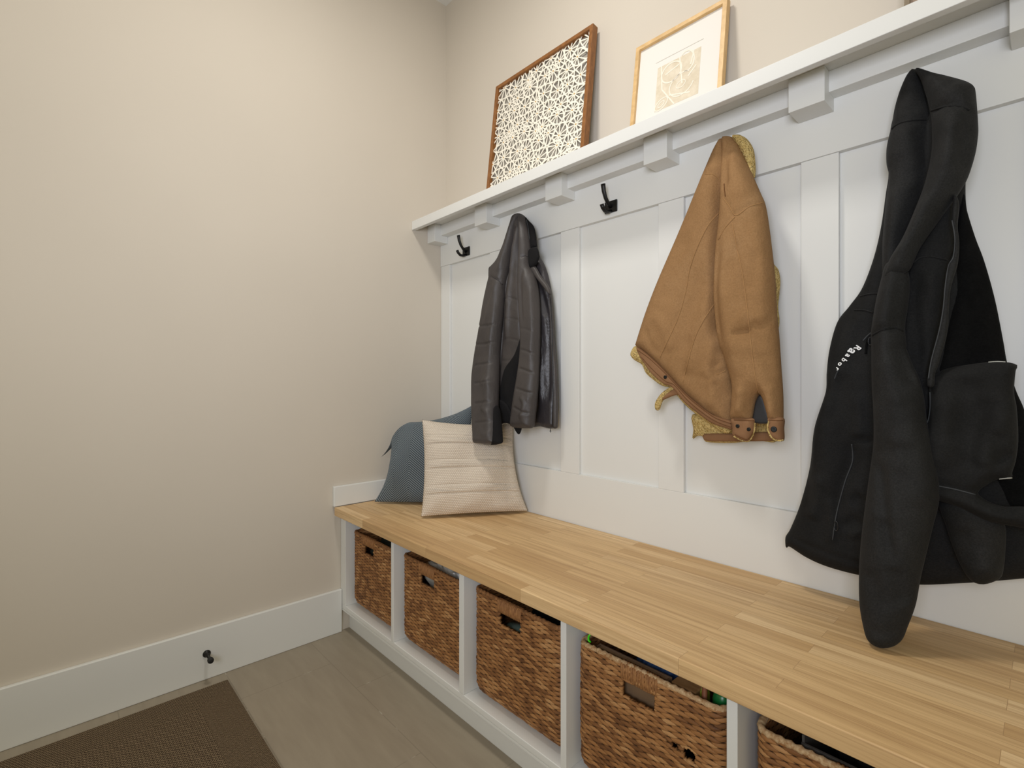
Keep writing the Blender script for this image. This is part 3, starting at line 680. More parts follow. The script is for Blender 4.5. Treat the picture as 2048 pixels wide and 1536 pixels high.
sl = Cloth('sleeve', CANVAS, t, z4((484,86),(505,78),(528,84),(548,110),(575,160),(620,265),(655,345),(672,385),(686,460),(704,600),(720,750),(727,900),(737,1000),(747,1150),(756,1280),(757,1400),(757,1400),(700,1400),(686,1360),(668,1300),(652,1276),(636,1300),(628,1350),(622,1398),(622,1398),(526,1392),(524,1320),(526,1230),(496,1120),(470,1050),(452,950),(442,800),(448,640),(460,520),(470,420),(474,300),(476,200),(478,120)),
    [(.9, -.155), (1.2, -.14), (1.5, -.118), (1.62, -.10), (1.72, -.08)], .046, .05, .045,
    [(z4((460,540),(445,720),(446,900),(470,1050)), -.010, .012), (z4((560,900),(620,930),(700,900)), .009, .025), (z4((530,995),(570,990),(615,978)), -.010, .007), (z4((620,945),(660,960),(720,900)), -.007, .010), (z4((520,1040),(580,1060),(640,1040)), .006, .02), (z4((555,1250),(575,1300),(560,1370)), .008, .012), (z4((600,1310),(590,1350),(600,1390)), -.006, .008), (z4((700,1230),(720,1300),(715,1380)), .006, .014), (z4((660,1080),(690,1150),(730,1180)), -.005, .012),
     (z4((520,480),(545,600),(570,720),(592,880),(605,1000),(620,1130),(640,1270)), -.0030, .004), (z4((480,700),(520,1000),(560,1200)), .007, .022), (z4((480,360),(508,400),(540,444),(600,404),(670,383)), -.0030, .005, False), (z4((458,555),(490,500),(535,450)), -.003, .005, False), (z4((530,130),(560,240),(600,360)), .008, .028), (z4((500,110),(494,220),(490,330)), -.012, .012), (z4((640,460),(670,650),(690,850)), .006, .02), (z4((560,560),(520,700),(500,820)), -.005, .014), (z4((640,600),(620,720),(600,800)), -.004, .014)], .0062, .0035, 22, 7)
tb.seam('seam', z4((397,252),(430,252),(458,270),(466,288)), .0009, THREAD)
sl.seam('seam', z4((480,362),(508,400),(540,444),(600,404),(668,384)), .0009, THREAD)
sl.seam('stitch_line', z4((484,296),(486,325),(490,355)), .0012, THREAD_D)
sl.seam('seam', z4((522,480),(545,600),(570,720),(592,880),(605,1000),(620,1130),(642,1270)), .0009, THREAD)
sl.seam('seam', z4((458,555),(490,500),(535,450)), .0009, THREAD)
tb.seam('seam', z4((463,430),(410,490),(360,590),(325,690),(305,800),(270,920),(215,1040),(185,1105)), .0009, THREAD)
tb.seam('seam', z4((438,858),(390,930),(350,1010),(320,1110),(292,1220)), .0009, THREAD)
tb.seam('pocket_edge', z4((445,1178),(455,1184),(475,1175),(492,1165)), .0009, THREAD)
for nm, pts in (('cuff', ((527,1384),(626,1388),(630,1412),(626,1450),(606,1490),(596,1496),(560,1486),(530,1470),(527,1430))), ('cuff', ((688,1384),(757,1386),(760,1440),(760,1492),(735,1494),(706,1480),(686,1440),(694,1410)))):
    c_ = Cloth(nm, CANVAS_D, t, z4(*pts), -.165, .020, .014, .025, (), .006)
    if pts[0][0] < 600:
        c_.button('button', z4((547,1425))[0], .0048, BLACKMETAL); c_.button('button', z4((598,1440))[0], .0048, BLACKMETAL)
        c_.seam('stitch_line', z4((530,1396),(580,1398),(624,1400)), .0009, THREAD_D); c_.seam('stitch_line', z4((534,1464),(562,1478),(595,1486),(622,1450)), .0009, THREAD_D)
        c_.seam('fleece_edge', z4((628,1410),(624,1450),(606,1488),(590,1496),(560,1488),(530,1472)), .0022, FLEECE)
    else:
        c_.button('buttonhole', z4((715,1440))[0], .007, plain('black_eyelet', lin(20, 20, 22), .6))
        c_.seam('stitch_line', z4((694,1396),(725,1398),(757,1398)), .0009, THREAD_D)
        c_.seam('fleece_edge', z4((692,1405),(688,1440),(706,1478),(735,1492),(760,1490)), .0022, FLEECE)
Cloth('sleeve_lining', plain('dark_sleeve_lining', lin(30, 30, 34), .6), t, z4((652,1278),(632,1310),(622,1360),(618,1400),(640,1412),(690,1412),(702,1395),(688,1360),(670,1300)), -.165, .004, .004, .01, (), .006)

# ------------------------------------------------------------------ black hooded jacket
b = thing('jacket', (1.84, -.04, 1.66), 'black fleece-lined softshell jacket with white chest lettering, sleeve reaching the bench', 'jacket', 'jackets hung on the hooks')
def z5(*p): return conv(Z5, p)
def z6(*p): return conv(Z6, p)
body = Cloth('body', BLACKF, b, z5((610,250),(570,450),(570,560),(558,640),(535,800),(500,950),(445,1095),(385,1180),(325,1260),(288,1390),(275,1500)) + z6((270,250),(217,420),(196,600),(150,780),(100,905),(77,945),(80,1000),(80,1000),(95,988),(180,1042),(280,1086),(430,1126),(600,1150),(720,1172),(900,1166),(1000,1160),(1219,1142),(1350,1120),(1350,900),(1280,520),(1219,340),(1180,245)) + z5((1137,1450),(1120,1350),(1080,1150),(1030,970),(985,850),(945,720),(940,560),(960,300),(800,150)),
    [(.6, -.085), (1.1, -.08), (1.7, -.065)], .040, .05, .03,
    [(z6((330,100),(250,350),(210,700)), .012, .03), (z6((390,480),(395,580),(350,700),(320,860)), -.010, .014), (z6((400,480),(470,478),(500,490)), -.005, .006), (z5((430,1130),(370,1300),(330,1500)), -.004, .008), (z6((300,250),(290,500),(290,800)), .006, .03), (z6((440,740),(420,760),(400,790)), -.008, .012), (z6((340,900),(400,870),(430,850)), -.006, .012), (z6((850,1060),(960,1050),(1100,1060)), -.006, .01), (z6((130,960),(280,1020),(430,1070)), -.004, .005, False), (z6((360,150),(330,300),(270,420)), -.008, .016), (z6((240,640),(225,760),(200,860)), .010, .014), (z6((420,250),(440,400),(430,470)), .008, .014), (z6((300,760),(300,860),(290,980)), .007, .010), (z6((380,940),(420,920),(440,930)), .006, .008), (z5((380,1260),(350,1400),(330,1520)), .006, .014), (z5((520,860),(490,1000),(470,1110)), .006, .016)], .0075, .004, 18, 1)
chest = Cloth('front_panel', BLACKF, b, z5((880,640),(880,760),(880,900),(860,960),(845,1060),(830,1200),(800,1330),(770,1460),(760,1520)) + z6((770,200),(765,330),(745,400),(700,300),(640,100),(620,0)) + z5((650,1500),(640,1330),(660,1100),(668,1000),(720,880),(800,760)),
    [(.9, -.135), (1.3, -.125)], .02, .022, .03, [(z5((700,1000),(690,1200),(720,1450)), -.008, .010), (z5((770,1010),(800,1120),(820,1200)), .006, .012), (z6((690,0),(720,200),(755,400)), -.012, .012)], .008, .003, 22, 2)
pile = Cloth('fleece_inside', BLACKP, b, z5((930,640),(945,720),(985,850),(1030,970),(1080,1150),(1120,1350),(1140,1460)) + z6((1182,245),(1219,330),(1290,560),(1340,900),(1100,800),(900,300),(790,150)) + z5((790,1480),(850,1250),(880,960),(900,800)), [(.9, -.105), (1.4, -.10)], .022, .03, .02, (), .009, .002, 30, 3)
tag(pile.o, 'deep black fleece inner face')
slr = Cloth('sleeve', BLACKS, b, z6((812,780),(822,830),(842,885),(880,1000),(920,1090),(965,1152),(1020,1171),(1080,1157),(1115,1130),(1131,1000),(1126,880),(1050,780),(900,700)), [(.5, -.155), (1., -.14)], .036, .05, .035, [(z6((980,1000),(1040,1080),(1080,1130)), .006, .012), (z6((900,900),(960,1000),(980,1080)), -.006, .02)], .008, .003, 22, 4)
hl = Cloth('hood', BLACKS, b, z5((700,44),(660,75),(625,150),(600,235),(585,320),(562,420),(560,500),(572,565),(556,700),(541,880),(540,1058),(540,1058),(640,1040),(720,850),(785,600),(800,400),(790,270),(760,180),(730,90)),
    [(1.0, -.13), (1.7, -.085)], .036, .045, .045,
    [(z5((780,240),(775,400),(760,560),(700,760),(600,980)), -.02, .02), (z5((600,315),(640,298),(700,288),(775,286)), -.005, .006, False), (z5((640,150),(605,330),(585,500)), .006, .03), (z5((600,600),(580,800),(565,1000)), .010, .016), (z5((640,340),(690,420),(700,540)), .005, .014), (z5((720,320),(700,460),(640,620)), -.006, .016), (z5((680,110),(660,180),(690,270)), -.005, .014)], .0075, .0035, 24, 5)
hr = Cloth('hood', BLACKS, b, z5((695,46),(712,42),(735,48),(790,66),(850,80),(940,105),(978,126),(986,145),(992,200),(1000,320),(998,370),(985,450),(950,560),(905,640),(800,785),(720,900),(665,1012),(600,1046),(541,1060),(541,1060),(575,960),(640,850),(705,700),(745,590),(770,480),(778,400),(775,300),(765,232),(745,160),(722,95)),
    [(1.0, -.185), (1.35, -.155), (1.7, -.110)], .042, .05, .045,
    [(z5((772,245),(850,222),(920,225),(958,242),(985,275)), -.007, .005, False), (z5((880,240),(860,400),(800,600),(680,850)), .012, .030), (z5((950,260),(922,380),(930,470),(955,520)), -.010, .010), (z5((720,120),(760,190),(775,250)), -.010, .012), (z5((870,120),(930,170),(975,240)), .008, .018), (z5((800,300),(790,420),(760,560),(700,760)), -.006, .014), (z5((620,950),(700,800),(760,640)), .008, .014), (z5((860,500),(820,620),(740,780)), -.005, .014), (z5((820,110),(790,160),(790,215)), .005, .014)], .007, .0035, 24, 6)
fac = Cloth('front_facing', BLACKF, b, z6((812,158),(825,145),(900,126),(1050,106),(1132,106),(1168,112),(1190,124),(1180,145),(1172,250),(1185,330),(1192,480),(1180,580),(1162,640),(1162,662),(1100,668),(1050,690),(1000,740),(1100,795),(1219,800),(1350,815),(1350,930),(1219,902),(1050,868),(900,798),(780,762),(660,725),(629,706),(640,640),(662,560),(690,505),(730,450),(758,390),(768,330),(765,240),(775,180)),
    [(.6, -.185), (1.05, -.15)], .022, .018, .02,
    [(z6((830,200),(800,420),(720,600),(690,700)), .007, .03), (z6((960,180),(930,350),(870,500)), -.009, .022), (z6((1050,280),(980,450),(960,640)), -.010, .016), (z6((1120,320),(1060,480),(1000,600)), .010, .02), (z6((660,650),(800,690),(980,740)), -.005, .007, False), (z6((1080,600),(1130,570),(1165,540)), -.006, .010), (z6((990,740),(1040,680),(1100,660)), -.006, .008), (z6((800,160),(950,140),(1180,135)), -.003, .004), (z6((860,250),(850,450),(800,620)), .008, .016), (z6((1010,560),(1020,640),(990,720)), .006, .012), (z6((1100,430),(1090,520),(1130,600)), -.006, .012), (z6((960,750),(1100,790),(1219,810)), .006, .012), (z6((700,690),(830,735),(1000,800),(1200,850)), .006, .012)], .0065, .0035, 26, 7)
strip = Cloth('zip_tape', BLACKS, b, z5((884,645),(872,770),(888,860),(882,940),(860,980),(842,1080),(832,1190),(812,1300),(775,1440),(757,1530)) + z6((757,170),(757,222),(786,222),(792,160)) + z5((805,1470),(850,1310),(858,1200),(868,1090),(900,980),(908,880),(900,790),(908,690)),
    [(.9, -.182), (1.05, -.176), (1.35, -.162)], .008, .007, .02, [(z5((876,780),(888,900),(852,1030),(842,1190),(790,1420)), -.003, .004)], .0045)
strip.seam('zip_edge', z5((874,770),(888,860),(880,945),(858,985),(842,1080),(832,1190),(812,1300),(775,1440),(760,1530)), .0013, PIPE)
fac.seam('zip_edge', z6((768,250),(768,330),(757,392),(730,452),(690,507),(662,562),(640,642),(632,700)), .0012, PIPE)
slm = Cloth('sleeve', BLACKS, b, z5((556,985),(600,960),(650,955),(664,1018),(672,1080),(662,1180),(648,1280),(655,1370)) + z6((650,30),(690,130),(715,180),(740,280),(755,400),(790,560),(812,700),(810,790),(782,900),(748,1040),(722,1150),(700,1270),(662,1375),(632,1442),(582,1471),(522,1468),(470,1430),(446,1352),(431,1250),(430,1100),(440,950),(458,800),(478,650),(498,500),(498,350),(490,200),(488,0)) + z5((486,1318),(496,1240),(514,1140),(534,1060)),
    [(.52, -.250), (.6, -.232), (.8, -.195), (1.0, -.175), (1.25, -.155), (1.4, -.13)], .048, .055, .05,
    [(z6((600,250),(640,380),(650,520)), .009, .025), (z6((620,0),(650,120),(700,230)), -.014, .012), (z6((520,560),(545,700),(560,900),(590,1080)), -.014, .010), (z6((540,540),(575,700),(590,900)), .007, .02), (z6((590,1080),(620,1180),(640,1280)), -.009, .012), (z6((480,830),(530,840),(570,860)), .005, .008), (z6((700,300),(740,600),(720,800)), .007, .025), (z6((600,240),(625,290),(640,320)), .004, .005), (z6((590,440),(620,520),(630,640)), .006, .012), (z6((460,1100),(520,1200),(560,1300)), -.006, .02), (z6((480,1380),(540,1410),(620,1390)), -.004, .01), (z6((500,300),(530,420),(520,540)), .006, .016),
     (z5((488,1322),(520,1304),(560,1291),(605,1287),(645,1302)), -.006, .006, False), (z5((625,1040),(605,1170),(590,1290)), -.004, .005, False), (z5((560,1070),(545,1180),(520,1290)), .006, .018), (z5((640,1060),(650,1150),(630,1260)), .005, .012)], .0072, .0035, 18, 9)
slm.seam('seam', z5((490,1322),(520,1304),(560,1291),(605,1287),(638,1300)), .0018, BLACKF)
hr.seam('seam', z5((772,243),(850,221),(920,224),(956,240)), .0020, BLACKF)
hl.seam('seam', z5((585,330),(602,314),(640,297),(700,287),(772,285)), .0020, BLACKF)
hr.seam('seam', z5((545,1058),(600,1044),(662,1012)), .0018, BLACKF)
chest.seam('seam', z5((690,972),(720,950),(770,942),(848,960)), .0018, BLACKS)
body.seam('seam', z5((432,1134),(480,1122),(520,1120)), .0016, BLACKS)
body.seam('seam', z5((405,1200),(450,1200),(495,1212)), .0016, BLACKS)
body.seam('chest_zip', z5((500,1300),(470,1322),(446,1348)), .0016, PIPE); body.seam('chest_zip', z5((328,1488),(318,1508),(310,1530)), .0014, PIPE)
body.seam('pocket_zip', z6((392,500),(396,580),(360,680),(320,830),(300,960)), .0014, PIPE)
fac.seam('hem_seam', z6((640,652),(760,690),(880,715),(985,742)), .0014, PIPE)
fac.seam('frayed_edge', z6((1048,107),(1090,104),(1130,106)), .0012, LINT)
fac.seam('frayed_edge', z6((1100,667),(1130,664),(1160,662)), .0013, LINT)
def loop_pull(cl, name, pt, ln, r=.0012):
    p = cl.at(*pt, .002); P = [p+np.array((.004*math.sin(k/10*2*math.pi), -.001, -ln/2+ln/2*math.cos(k/10*2*math.pi))) for k in range(11)]
    MB().tube(P, r, 6, cap=False).build(name, ZIPM, cl.o, smooth=True)
loop_pull(body, 'zip_pull', z5((482,1330))[0], .018); loop_pull(body, 'zip_pull', z6((318,870))[0], .022)
body.seam('pull_cord', z5((470,1340),(462,1375),(460,1410)), .0025, BLACKP)
# white chest lettering, letter by letter on the cloth
def letter(ch, pt, size, parts):
    cu = bpy.data.curves.new('lettering', 'FONT'); cu.body = ch; cu.size = 1; cu.align_x = 'CENTER'; cu.align_y = 'CENTER'; cu.offset = .03
    ob = bpy.data.objects.new('lettering', cu); COL.objects.link(ob); bpy.context.view_layer.update()
    me = bpy.data.meshes.new_from_object(ob.evaluated_get(bpy.context.evaluated_depsgraph_get()))
    bpy.data.objects.remove(ob); bpy.data.curves.remove(cu)
    c = body.at(*pt); q = body.at(pt[0]-7, pt[1]+7.2); r = np.array((q[0]-c[0], q[2]-c[2])); r /= np.linalg.norm(r)
    up = np.array((-r[1], r[0]))
    n0 = len(parts.v); V = []
    for vv in me.vertices:
        X = np.array([[c[0]+size*(vv.co.x*r[0]+vv.co.y*up[0]), c[2]+size*(vv.co.x*r[1]+vv.co.y*up[1])]])
        V.append((X[0, 0], float(body.Yat(X[0, 1]))-float(body.front(X)[0])-.0016, X[0, 1]))
    parts.add(V, [tuple(p.vertices) for p in me.polygons]); bpy.data.meshes.remove(me)
LT = MB()
for ch, pt, sz in (('R', (1715, 695.5), .0165), ('a', (1704.5, 703), .024), ('a', (1696, 711.5), .0152), ('b', (1688, 720), .0148), ('o', (1680.5, 728.5), .0142), ('r', (1675, 738), .0135)): letter(ch, pt, sz, LT)
LT.build('lettering', WHITEPRINT, body.o)

# ------------------------------------------------------------------ cushions
def cushion(name, mat, BL, BR, TL, TR, T, label, bands=(), dent=.06, n=90, droop=None, seed=0, left=1, bottom=0, right=1):
    BL, BR, TL, TR = [np.array(p, float) for p in (BL, BR, TL, TR)]
    a = np.linspace(-1, 1, n); U, Vv = np.meshgrid(a, a)
    uu = U*(1-dent*np.where(U < 0, left, right)*(1-Vv**2)*np.abs(U)**3); vv = Vv*(1-dent*np.where(Vv < 0, bottom, 1)*(1-U**2)*np.abs(Vv)**3)
    s, t_ = (uu+1)/2, (vv+1)/2
    P = (1-s)[..., None]*((1-t_)[..., None]*BL+t_[..., None]*TL)+s[..., None]*((1-t_)[..., None]*BR+t_[..., None]*TR)
    nrm = np.cross(BR-BL, TL-BL); nrm /= np.linalg.norm(nrm)
    h = T*((1-U**4)*(1-Vv**4))**.62*(1-.18*(U**2+Vv**2)/2)
    rng = np.random.RandomState(seed)
    for _ in range(7):
        k = rng.normal(0, 3.2, 2); h = h+.0035*np.sin(k[0]*U+k[1]*Vv+rng.uniform(0, 6))*(1-U**6)*(1-Vv**6)
    for (bv, amp, wd) in bands: h = h+amp*np.exp(-((Vv+.03*U**2*1-bv)/wd)**2)*(1-U**8)
    if droop is not None: P = P+droop(U, Vv)
    Fr = P+nrm*np.maximum(h, 0)[..., None]; Bk = P-nrm*(.9*T*((1-U**4)*(1-Vv**4))**.62)[..., None]
    idx = np.arange(n*n).reshape(n, n); edge = np.zeros((n, n), bool); edge[0] = edge[-1] = True; edge[:, 0] = edge[:, -1] = True
    bi = np.where(edge, idx, idx+n*n)
    f1 = np.stack([idx[:-1, :-1], idx[:-1, 1:], idx[1:, 1:], idx[1:, :-1]], -1).reshape(-1, 4)
    f2 = np.stack([bi[:-1, :-1], bi[1:, :-1], bi[1:, 1:], bi[:-1, 1:]], -1).reshape(-1, 4)
    V = np.vstack([Fr.reshape(-1, 3), Bk.reshape(-1, 3)])
    uv = np.c_[(U.ravel()+1)/2, (Vv.ravel()+1)/2]; uv = np.vstack([uv, uv])
    o_ = arr_mesh(name, V, np.vstack([f1, f2]), mat, None, uv=uv)
    return tag(o_, label, 'cushion', 'cushions on the bench')
def wdroop(U, Vv):
    d_ = np.zeros(U.shape+(3,)); return d_
bands = []
for c in (.56, .05, -.47): bands += [(c-.045, .0045, .016), (c, .0055, .016), (c+.045, .0045, .016), (c-.085, -.004, .02), (c+.085, -.004, .02)]
cushion('knit_cushion', KNIT, (.412, -.408, .536), (.628, -.052, .536), (.332, -.352, .897), (.532, -.040, .877), .060,
        'cream chunky-knit square cushion in front on the bench', bands, .07, 110, wdroop, 1, .8, .25, 1.7)
def bdroop(U, Vv):
    d_ = np.zeros(U.shape+(3,))
    d_[..., 2] = -.02*np.clip(Vv, 0, 1)**4*(1-U**2)
    k2 = np.clip((-U+Vv-1.42)/.58, 0, 1)**.75
    d_[..., 2] -= .165*k2; d_[..., 0] += .0*k2; d_[..., 1] -= .03*k2; return d_
cushion('velvet_cushion', VELVET, (.075, -.425, .536), (.395, -.11, .536), (.052, -.352, .885), (.300, -.070, .945), .058,
        'slate blue chevron-ribbed cushion behind the cream one', [], .10, 110, bdroop, 2, 2.2)

# ------------------------------------------------------------------ woven baskets
def hsh(a, b, c): x = np.sin(a*12.9898+b*78.233+c*37.719)*43758.5453; return x-np.floor(x)
def weave(s, z, seed, amp=.0052):
    z = z+.0016*np.sin(s*19+seed)+.0009*np.sin(s*47+z*23+seed*2)+.0006*np.sin(s*101+z*61+seed); s = s+.0035*np.sin(z*40+seed*1.7)+.0030*np.sin(z*131+s*17+seed*3)+seed*.37
    out = None
    for dx, dy in ((.5, .5), (0, 0)):
        a = s/WL+dx; b = z/(2*WH)+dy; u = (a-np.floor(a)-.5)*2; v = (b-np.floor(b)-.5)*2; m = np.abs(u)**1.45+np.abs(v)**1.45
        h = np.clip(1.02-m, 0, 1)**.45*(.78+.4*hsh(np.floor(a), np.floor(b), seed+dx))+.10*u
        out = (m, h) if out is None else (np.minimum(out[0], m), np.where(m < out[0], h, out[1]))
    return np.clip(out[1], 0, 1.2)*amp, np.stack([s, z], -1)
def basket(xa, xb, yf, zt, label, seed, holes, dz0=.1165, fine=.0026, rim=None, tint=1.0, bulge=.0):
    yb = -.12; rc = .028
    # perimeter path, starting at the middle of the back, running so the front goes left to right
    path = []
    def arc_(cx, cy, a0, a1, k=8): return [(cx+rc*math.cos(math.radians(a0+(a1-a0)*i/k)), cy+rc*math.sin(math.radians(a0+(a1-a0)*i/k))) for i in range(k+1)]
    corner = arc_(xa+rc, yb-rc, 90, 180)+arc_(xa+rc, yf+rc, 180, 270)+arc_(xb-rc, yf+rc, 270, 360)+arc_(xb-rc, yb-rc, 0, 90)
    corner = np.array(corner); Q = np.vstack([corner, corner[:1]]); Ls = np.r_[0, np.cumsum(np.linalg.norm(np.diff(Q, axis=0), axis=1))]
    fs0 = Ls[8+9]; fs1 = Ls[8+9+1]                                # the straight run along the front
    S = np.r_[np.arange(0, fs0-.03, .009), np.arange(fs0-.03, fs1+.03, fine), np.arange(fs1+.03, Ls[-1]-.004, .009)]
    px_ = np.interp(S, Ls, Q[:, 0]); py_ = np.interp(S, Ls, Q[:, 1])
    tx = np.interp(S+.002, Ls, Q[:, 0])-np.interp(S-.002, Ls, Q[:, 0]); ty = np.interp(S+.002, Ls, Q[:, 1])-np.interp(S-.002, Ls, Q[:, 1])
    nl = np.hypot(tx, ty); nx, ny = ty/nl, -tx/nl
    if (px_[len(px_)//2]-(xa+xb)/2)*0+np.mean(nx*(px_-(xa+xb)/2)+ny*(py_-(yf+yb)/2)) < 0: nx, ny = -nx, -ny
    Zr = np.arange(dz0, zt+.0001, .0019); nz = len(Zr); ns = len(S)
    SS, ZZ = np.meshgrid(S, Zr)
    Hh, Cc = weave(SS, ZZ, seed)
    rb = .05; k_ = np.clip((rb-(Zr-dz0))/rb, 0, 1); inset = rb*.85*(1-np.sqrt(np.maximum(0, 1-k_**2)))
    cx_, cy_ = (xa+xb)/2, (yf+yb)/2
    bl = bulge*np.sin(np.clip((Zr-dz0)/(zt-dz0), 0, 1)*math.pi*.8)
    def shell(off):
        d_ = off-inset[:, None]+bl[:, None]; return np.stack([px_[None]+nx[None]*d_, py_[None]+ny[None]*d_, ZZ], -1)
    Fo = shell(Hh-.0055+.0); Fi = shell(np.full_like(Hh, -.0125))
    V = np.vstack([Fo.reshape(-1, 3), Fi.reshape(-1, 3)])
    uvw = np.vstack([Cc.reshape(-1, 2)]*2)
    keep = np.ones((nz-1, ns), bool)
    cX = .5*(Fi[:-1, :, 0]+np.roll(Fi, -1, 1)[:-1, :, 0]); cZ = .5*(ZZ[:-1]+ZZ[1:]); front = (np.abs(ny) > .9) & (py_ < cy_)
    for (hx0, hx1, hz0, hz1) in holes:
        jag = (.0004 if hx1-hx0 > .06 else .0022)*np.sin(cX*330+cZ*420+1)
        keep &= ~((cX > hx0+jag) & (cX < hx1+jag) & (cZ > hz0-jag) & (cZ < hz1+jag) & front[None])
    I = np.arange(nz*ns).reshape(nz, ns); J = np.roll(I, -1, 1); off = nz*ns
    qo = np.stack([I[:-1], J[:-1], J[1:], I[1:]], -1)[keep]; qi = (np.stack([I[:-1], I[1:], J[1:], J[:-1]], -1)+off)[keep]
    ext = []
    K = keep
    for i, j in zip(*np.nonzero(~K)):                             # hole walls
        for (di, dj, p, q) in ((-1, 0, (i, j), (i, (j+1) % ns)), (1, 0, (i+1, (j+1) % ns), (i+1, j)), (0, -1, (i+1, j), (i, j)), (0, 1, (i, (j+1) % ns), (i+1, (j+1) % ns))):
            a, b2 = i+di, (j+dj) % ns
            if 0 <= a < nz-1 and K[a, b2]: ext.append((I[p], I[q], I[q]+off, I[p]+off))
    top = np.stack([I[-1], J[-1], J[-1]+off, I[-1]+off], -1)
    faces = [qo, qi]+ext+[top, I[0][::-1], I[0]+off]
    root = thing('woven_basket', (cx_, cy_, dz0), label, 'basket', 'woven baskets in the cubbies')
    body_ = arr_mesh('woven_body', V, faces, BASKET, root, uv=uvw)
    # twisted rim
    P = [(px_[i]-nx[i]*.006, py_[i]-ny[i]*.006, zt+.001+.0009*math.sin(i*1.1)) for i in range(0, ns, 2)]; P.append(P[0])
    rr = [.0062+.0011*math.sin(i*1.9+seed) for i in range(len(P))]
    MB().tube(P, rr, 8, None, (0, 0, 1)).build('rim', rim or RIMB, root, smooth=True)
    hx0, hx1, hz0, hz1 = holes[0]                                 # rush strands bound over the bar above the hand hole
    hm = MB(); N = int((hx1-hx0+.012)/.0062)
    for i in range(N):
        x = hx0-.004+(i+.5)/N*(hx1-hx0+.010); y = yf+.004; dx = random.uniform(-.0018, .0018)
        hm.tube([(x, y+.006, hz1+.001), (x, y-.003, hz1+.002), (x+dx, y-.0045, (hz1+zt)/2), (x+dx*.5, y-.004, zt+.001), (x, y+.004, zt+.0045), (x, y+.012, zt+.001)], .0033, 7)
    hm.build('handle_binding', STRAND, root, smooth=True)
    return root
def hole_px(x0, y0, x1, y1, Y=-.515):
    a, b2 = onY(x0, y0, Y), onY(x1, y1, Y); return (a[0], b2[0], min(a[2], b2[2]), max(a[2], b2[2]))
def hb_(xc, w_, z0, z1): return (xc-w_/2, xc+w_/2, z0, z1)
random.seed(11)
basket(.058, .408, -.517, .424, 'woven basket in the corner cubby under the cushions', 1, [(.161, .240, .361, .395)], tint=.95)
basket(.452, .812, -.517, .426, 'woven basket holding a pale plastic bag, second cubby from corner', 2, [(.573, .657, .361, .396)])
basket(.862, 1.219, -.517, .431, 'woven basket in the middle cubby, dark cloth inside its hand hole', 3, [(.981, 1.067, .366, .402)])
basket(1.264, 1.624, -.517, .424, 'worn woven basket with torn holes, holding toys and a cardboard box', 4,
       [(1.394, 1.475, .357, .392), (1.512, 1.531, .306, .318), (1.539, 1.566, .299, .322), (1.494, 1.504, .312, .318)], rim=RIMW, tint=1.08, bulge=.004)
basket(1.672, 2.022, -.517, .424, 'woven basket with pale frayed rim, lowest at the photo right', 5, [hb_(1.85, .090, .350, .393)], rim=RIMW, tint=1.1)

# ------------------------------------------------------------------ things inside the baskets
def lump(name, mat, c, r, label, cat, seed, amp=.25, freq=14, parent=None):
    rng = np.random.RandomState(seed); n, m_ = 40, 60
    th = np.linspace(0.03, math.pi-.03, n); ph = np.linspace(0, 2*math.pi, m_, endpoint=False); T_, P_ = np.meshgrid(th, ph, indexing='ij')
    D = np.stack([np.sin(T_)*np.cos(P_), np.sin(T_)*np.sin(P_), np.cos(T_)], -1)
    E = np.sign(D)*np.abs(D)**.7
    R_ = np.ones(T_.shape)
    for _ in range(9):
        k = rng.normal(0, freq/3, 3); R_ = R_+amp/3*np.abs(np.sin((D@k)+rng.uniform(0, 6)))-amp/6
    V = np.array(c)+E*R_[..., None]*np.array(r)
    I = np.arange(n*m_).reshape(n, m_); J = np.roll(I, -1, 1)
    f = [np.stack([I[:-1], I[1:], J[1:], J[:-1]], -1).reshape(-1, 4), I[0], I[-1][::-1]]
    o_ = arr_mesh(name, V.reshape(-1, 3), f, mat, parent)
    return tag(o_, label, cat) if label else o_
lump('folded_cloth', plain('dark_green_grey_cloth', lin(44, 46, 40), .9, .1), (.235, -.36, .31), (.13, .11, .085), 'dark cloth seen through the corner basket hand hole', 'cloth', 1)
PLAST = NT('clear_grey_plastic_bag', .3, lin(172, 168, 158), .5); PLAST.b.inputs['Coat Weight'].default_value = .3
lump('plastic_bag', PLAST.m, (.645, -.40, .32), (.115, .072, .10), 'crumpled pale grey plastic bag inside the second basket', 'bag', 3, .35, 20)
lump('folded_cloth', plain('black_cloth', lin(28, 28, 28), .9, .1), (1.05, -.28, .32), (.10, .09, .07), 'black cloth heaped in the middle basket', 'cloth', 5, .3)
gl = thing('glass_jar', (1.032, -.472, .30), 'dark greenish jar behind the middle basket hand hole', 'jar')
JAR = NT('dark_green_glass', .12, lin(84, 100, 94), .6)
MB().lathe((1.012, -.470, .330), (1, 0, 0), [(-.03, .012), (-.03, .030), (.022, .032), (.030, .026), (.046, .026)], 28).build('jar_body', JAR.m, gl, smooth=True)
MB().lathe((1.052, -.470, .322), (1, 0, 0), [(0, .028), (.016, .028), (.016, .02)], 28).build('jar_lid', plain('black_lid', lin(16, 18, 18), .5), gl, smooth=True)
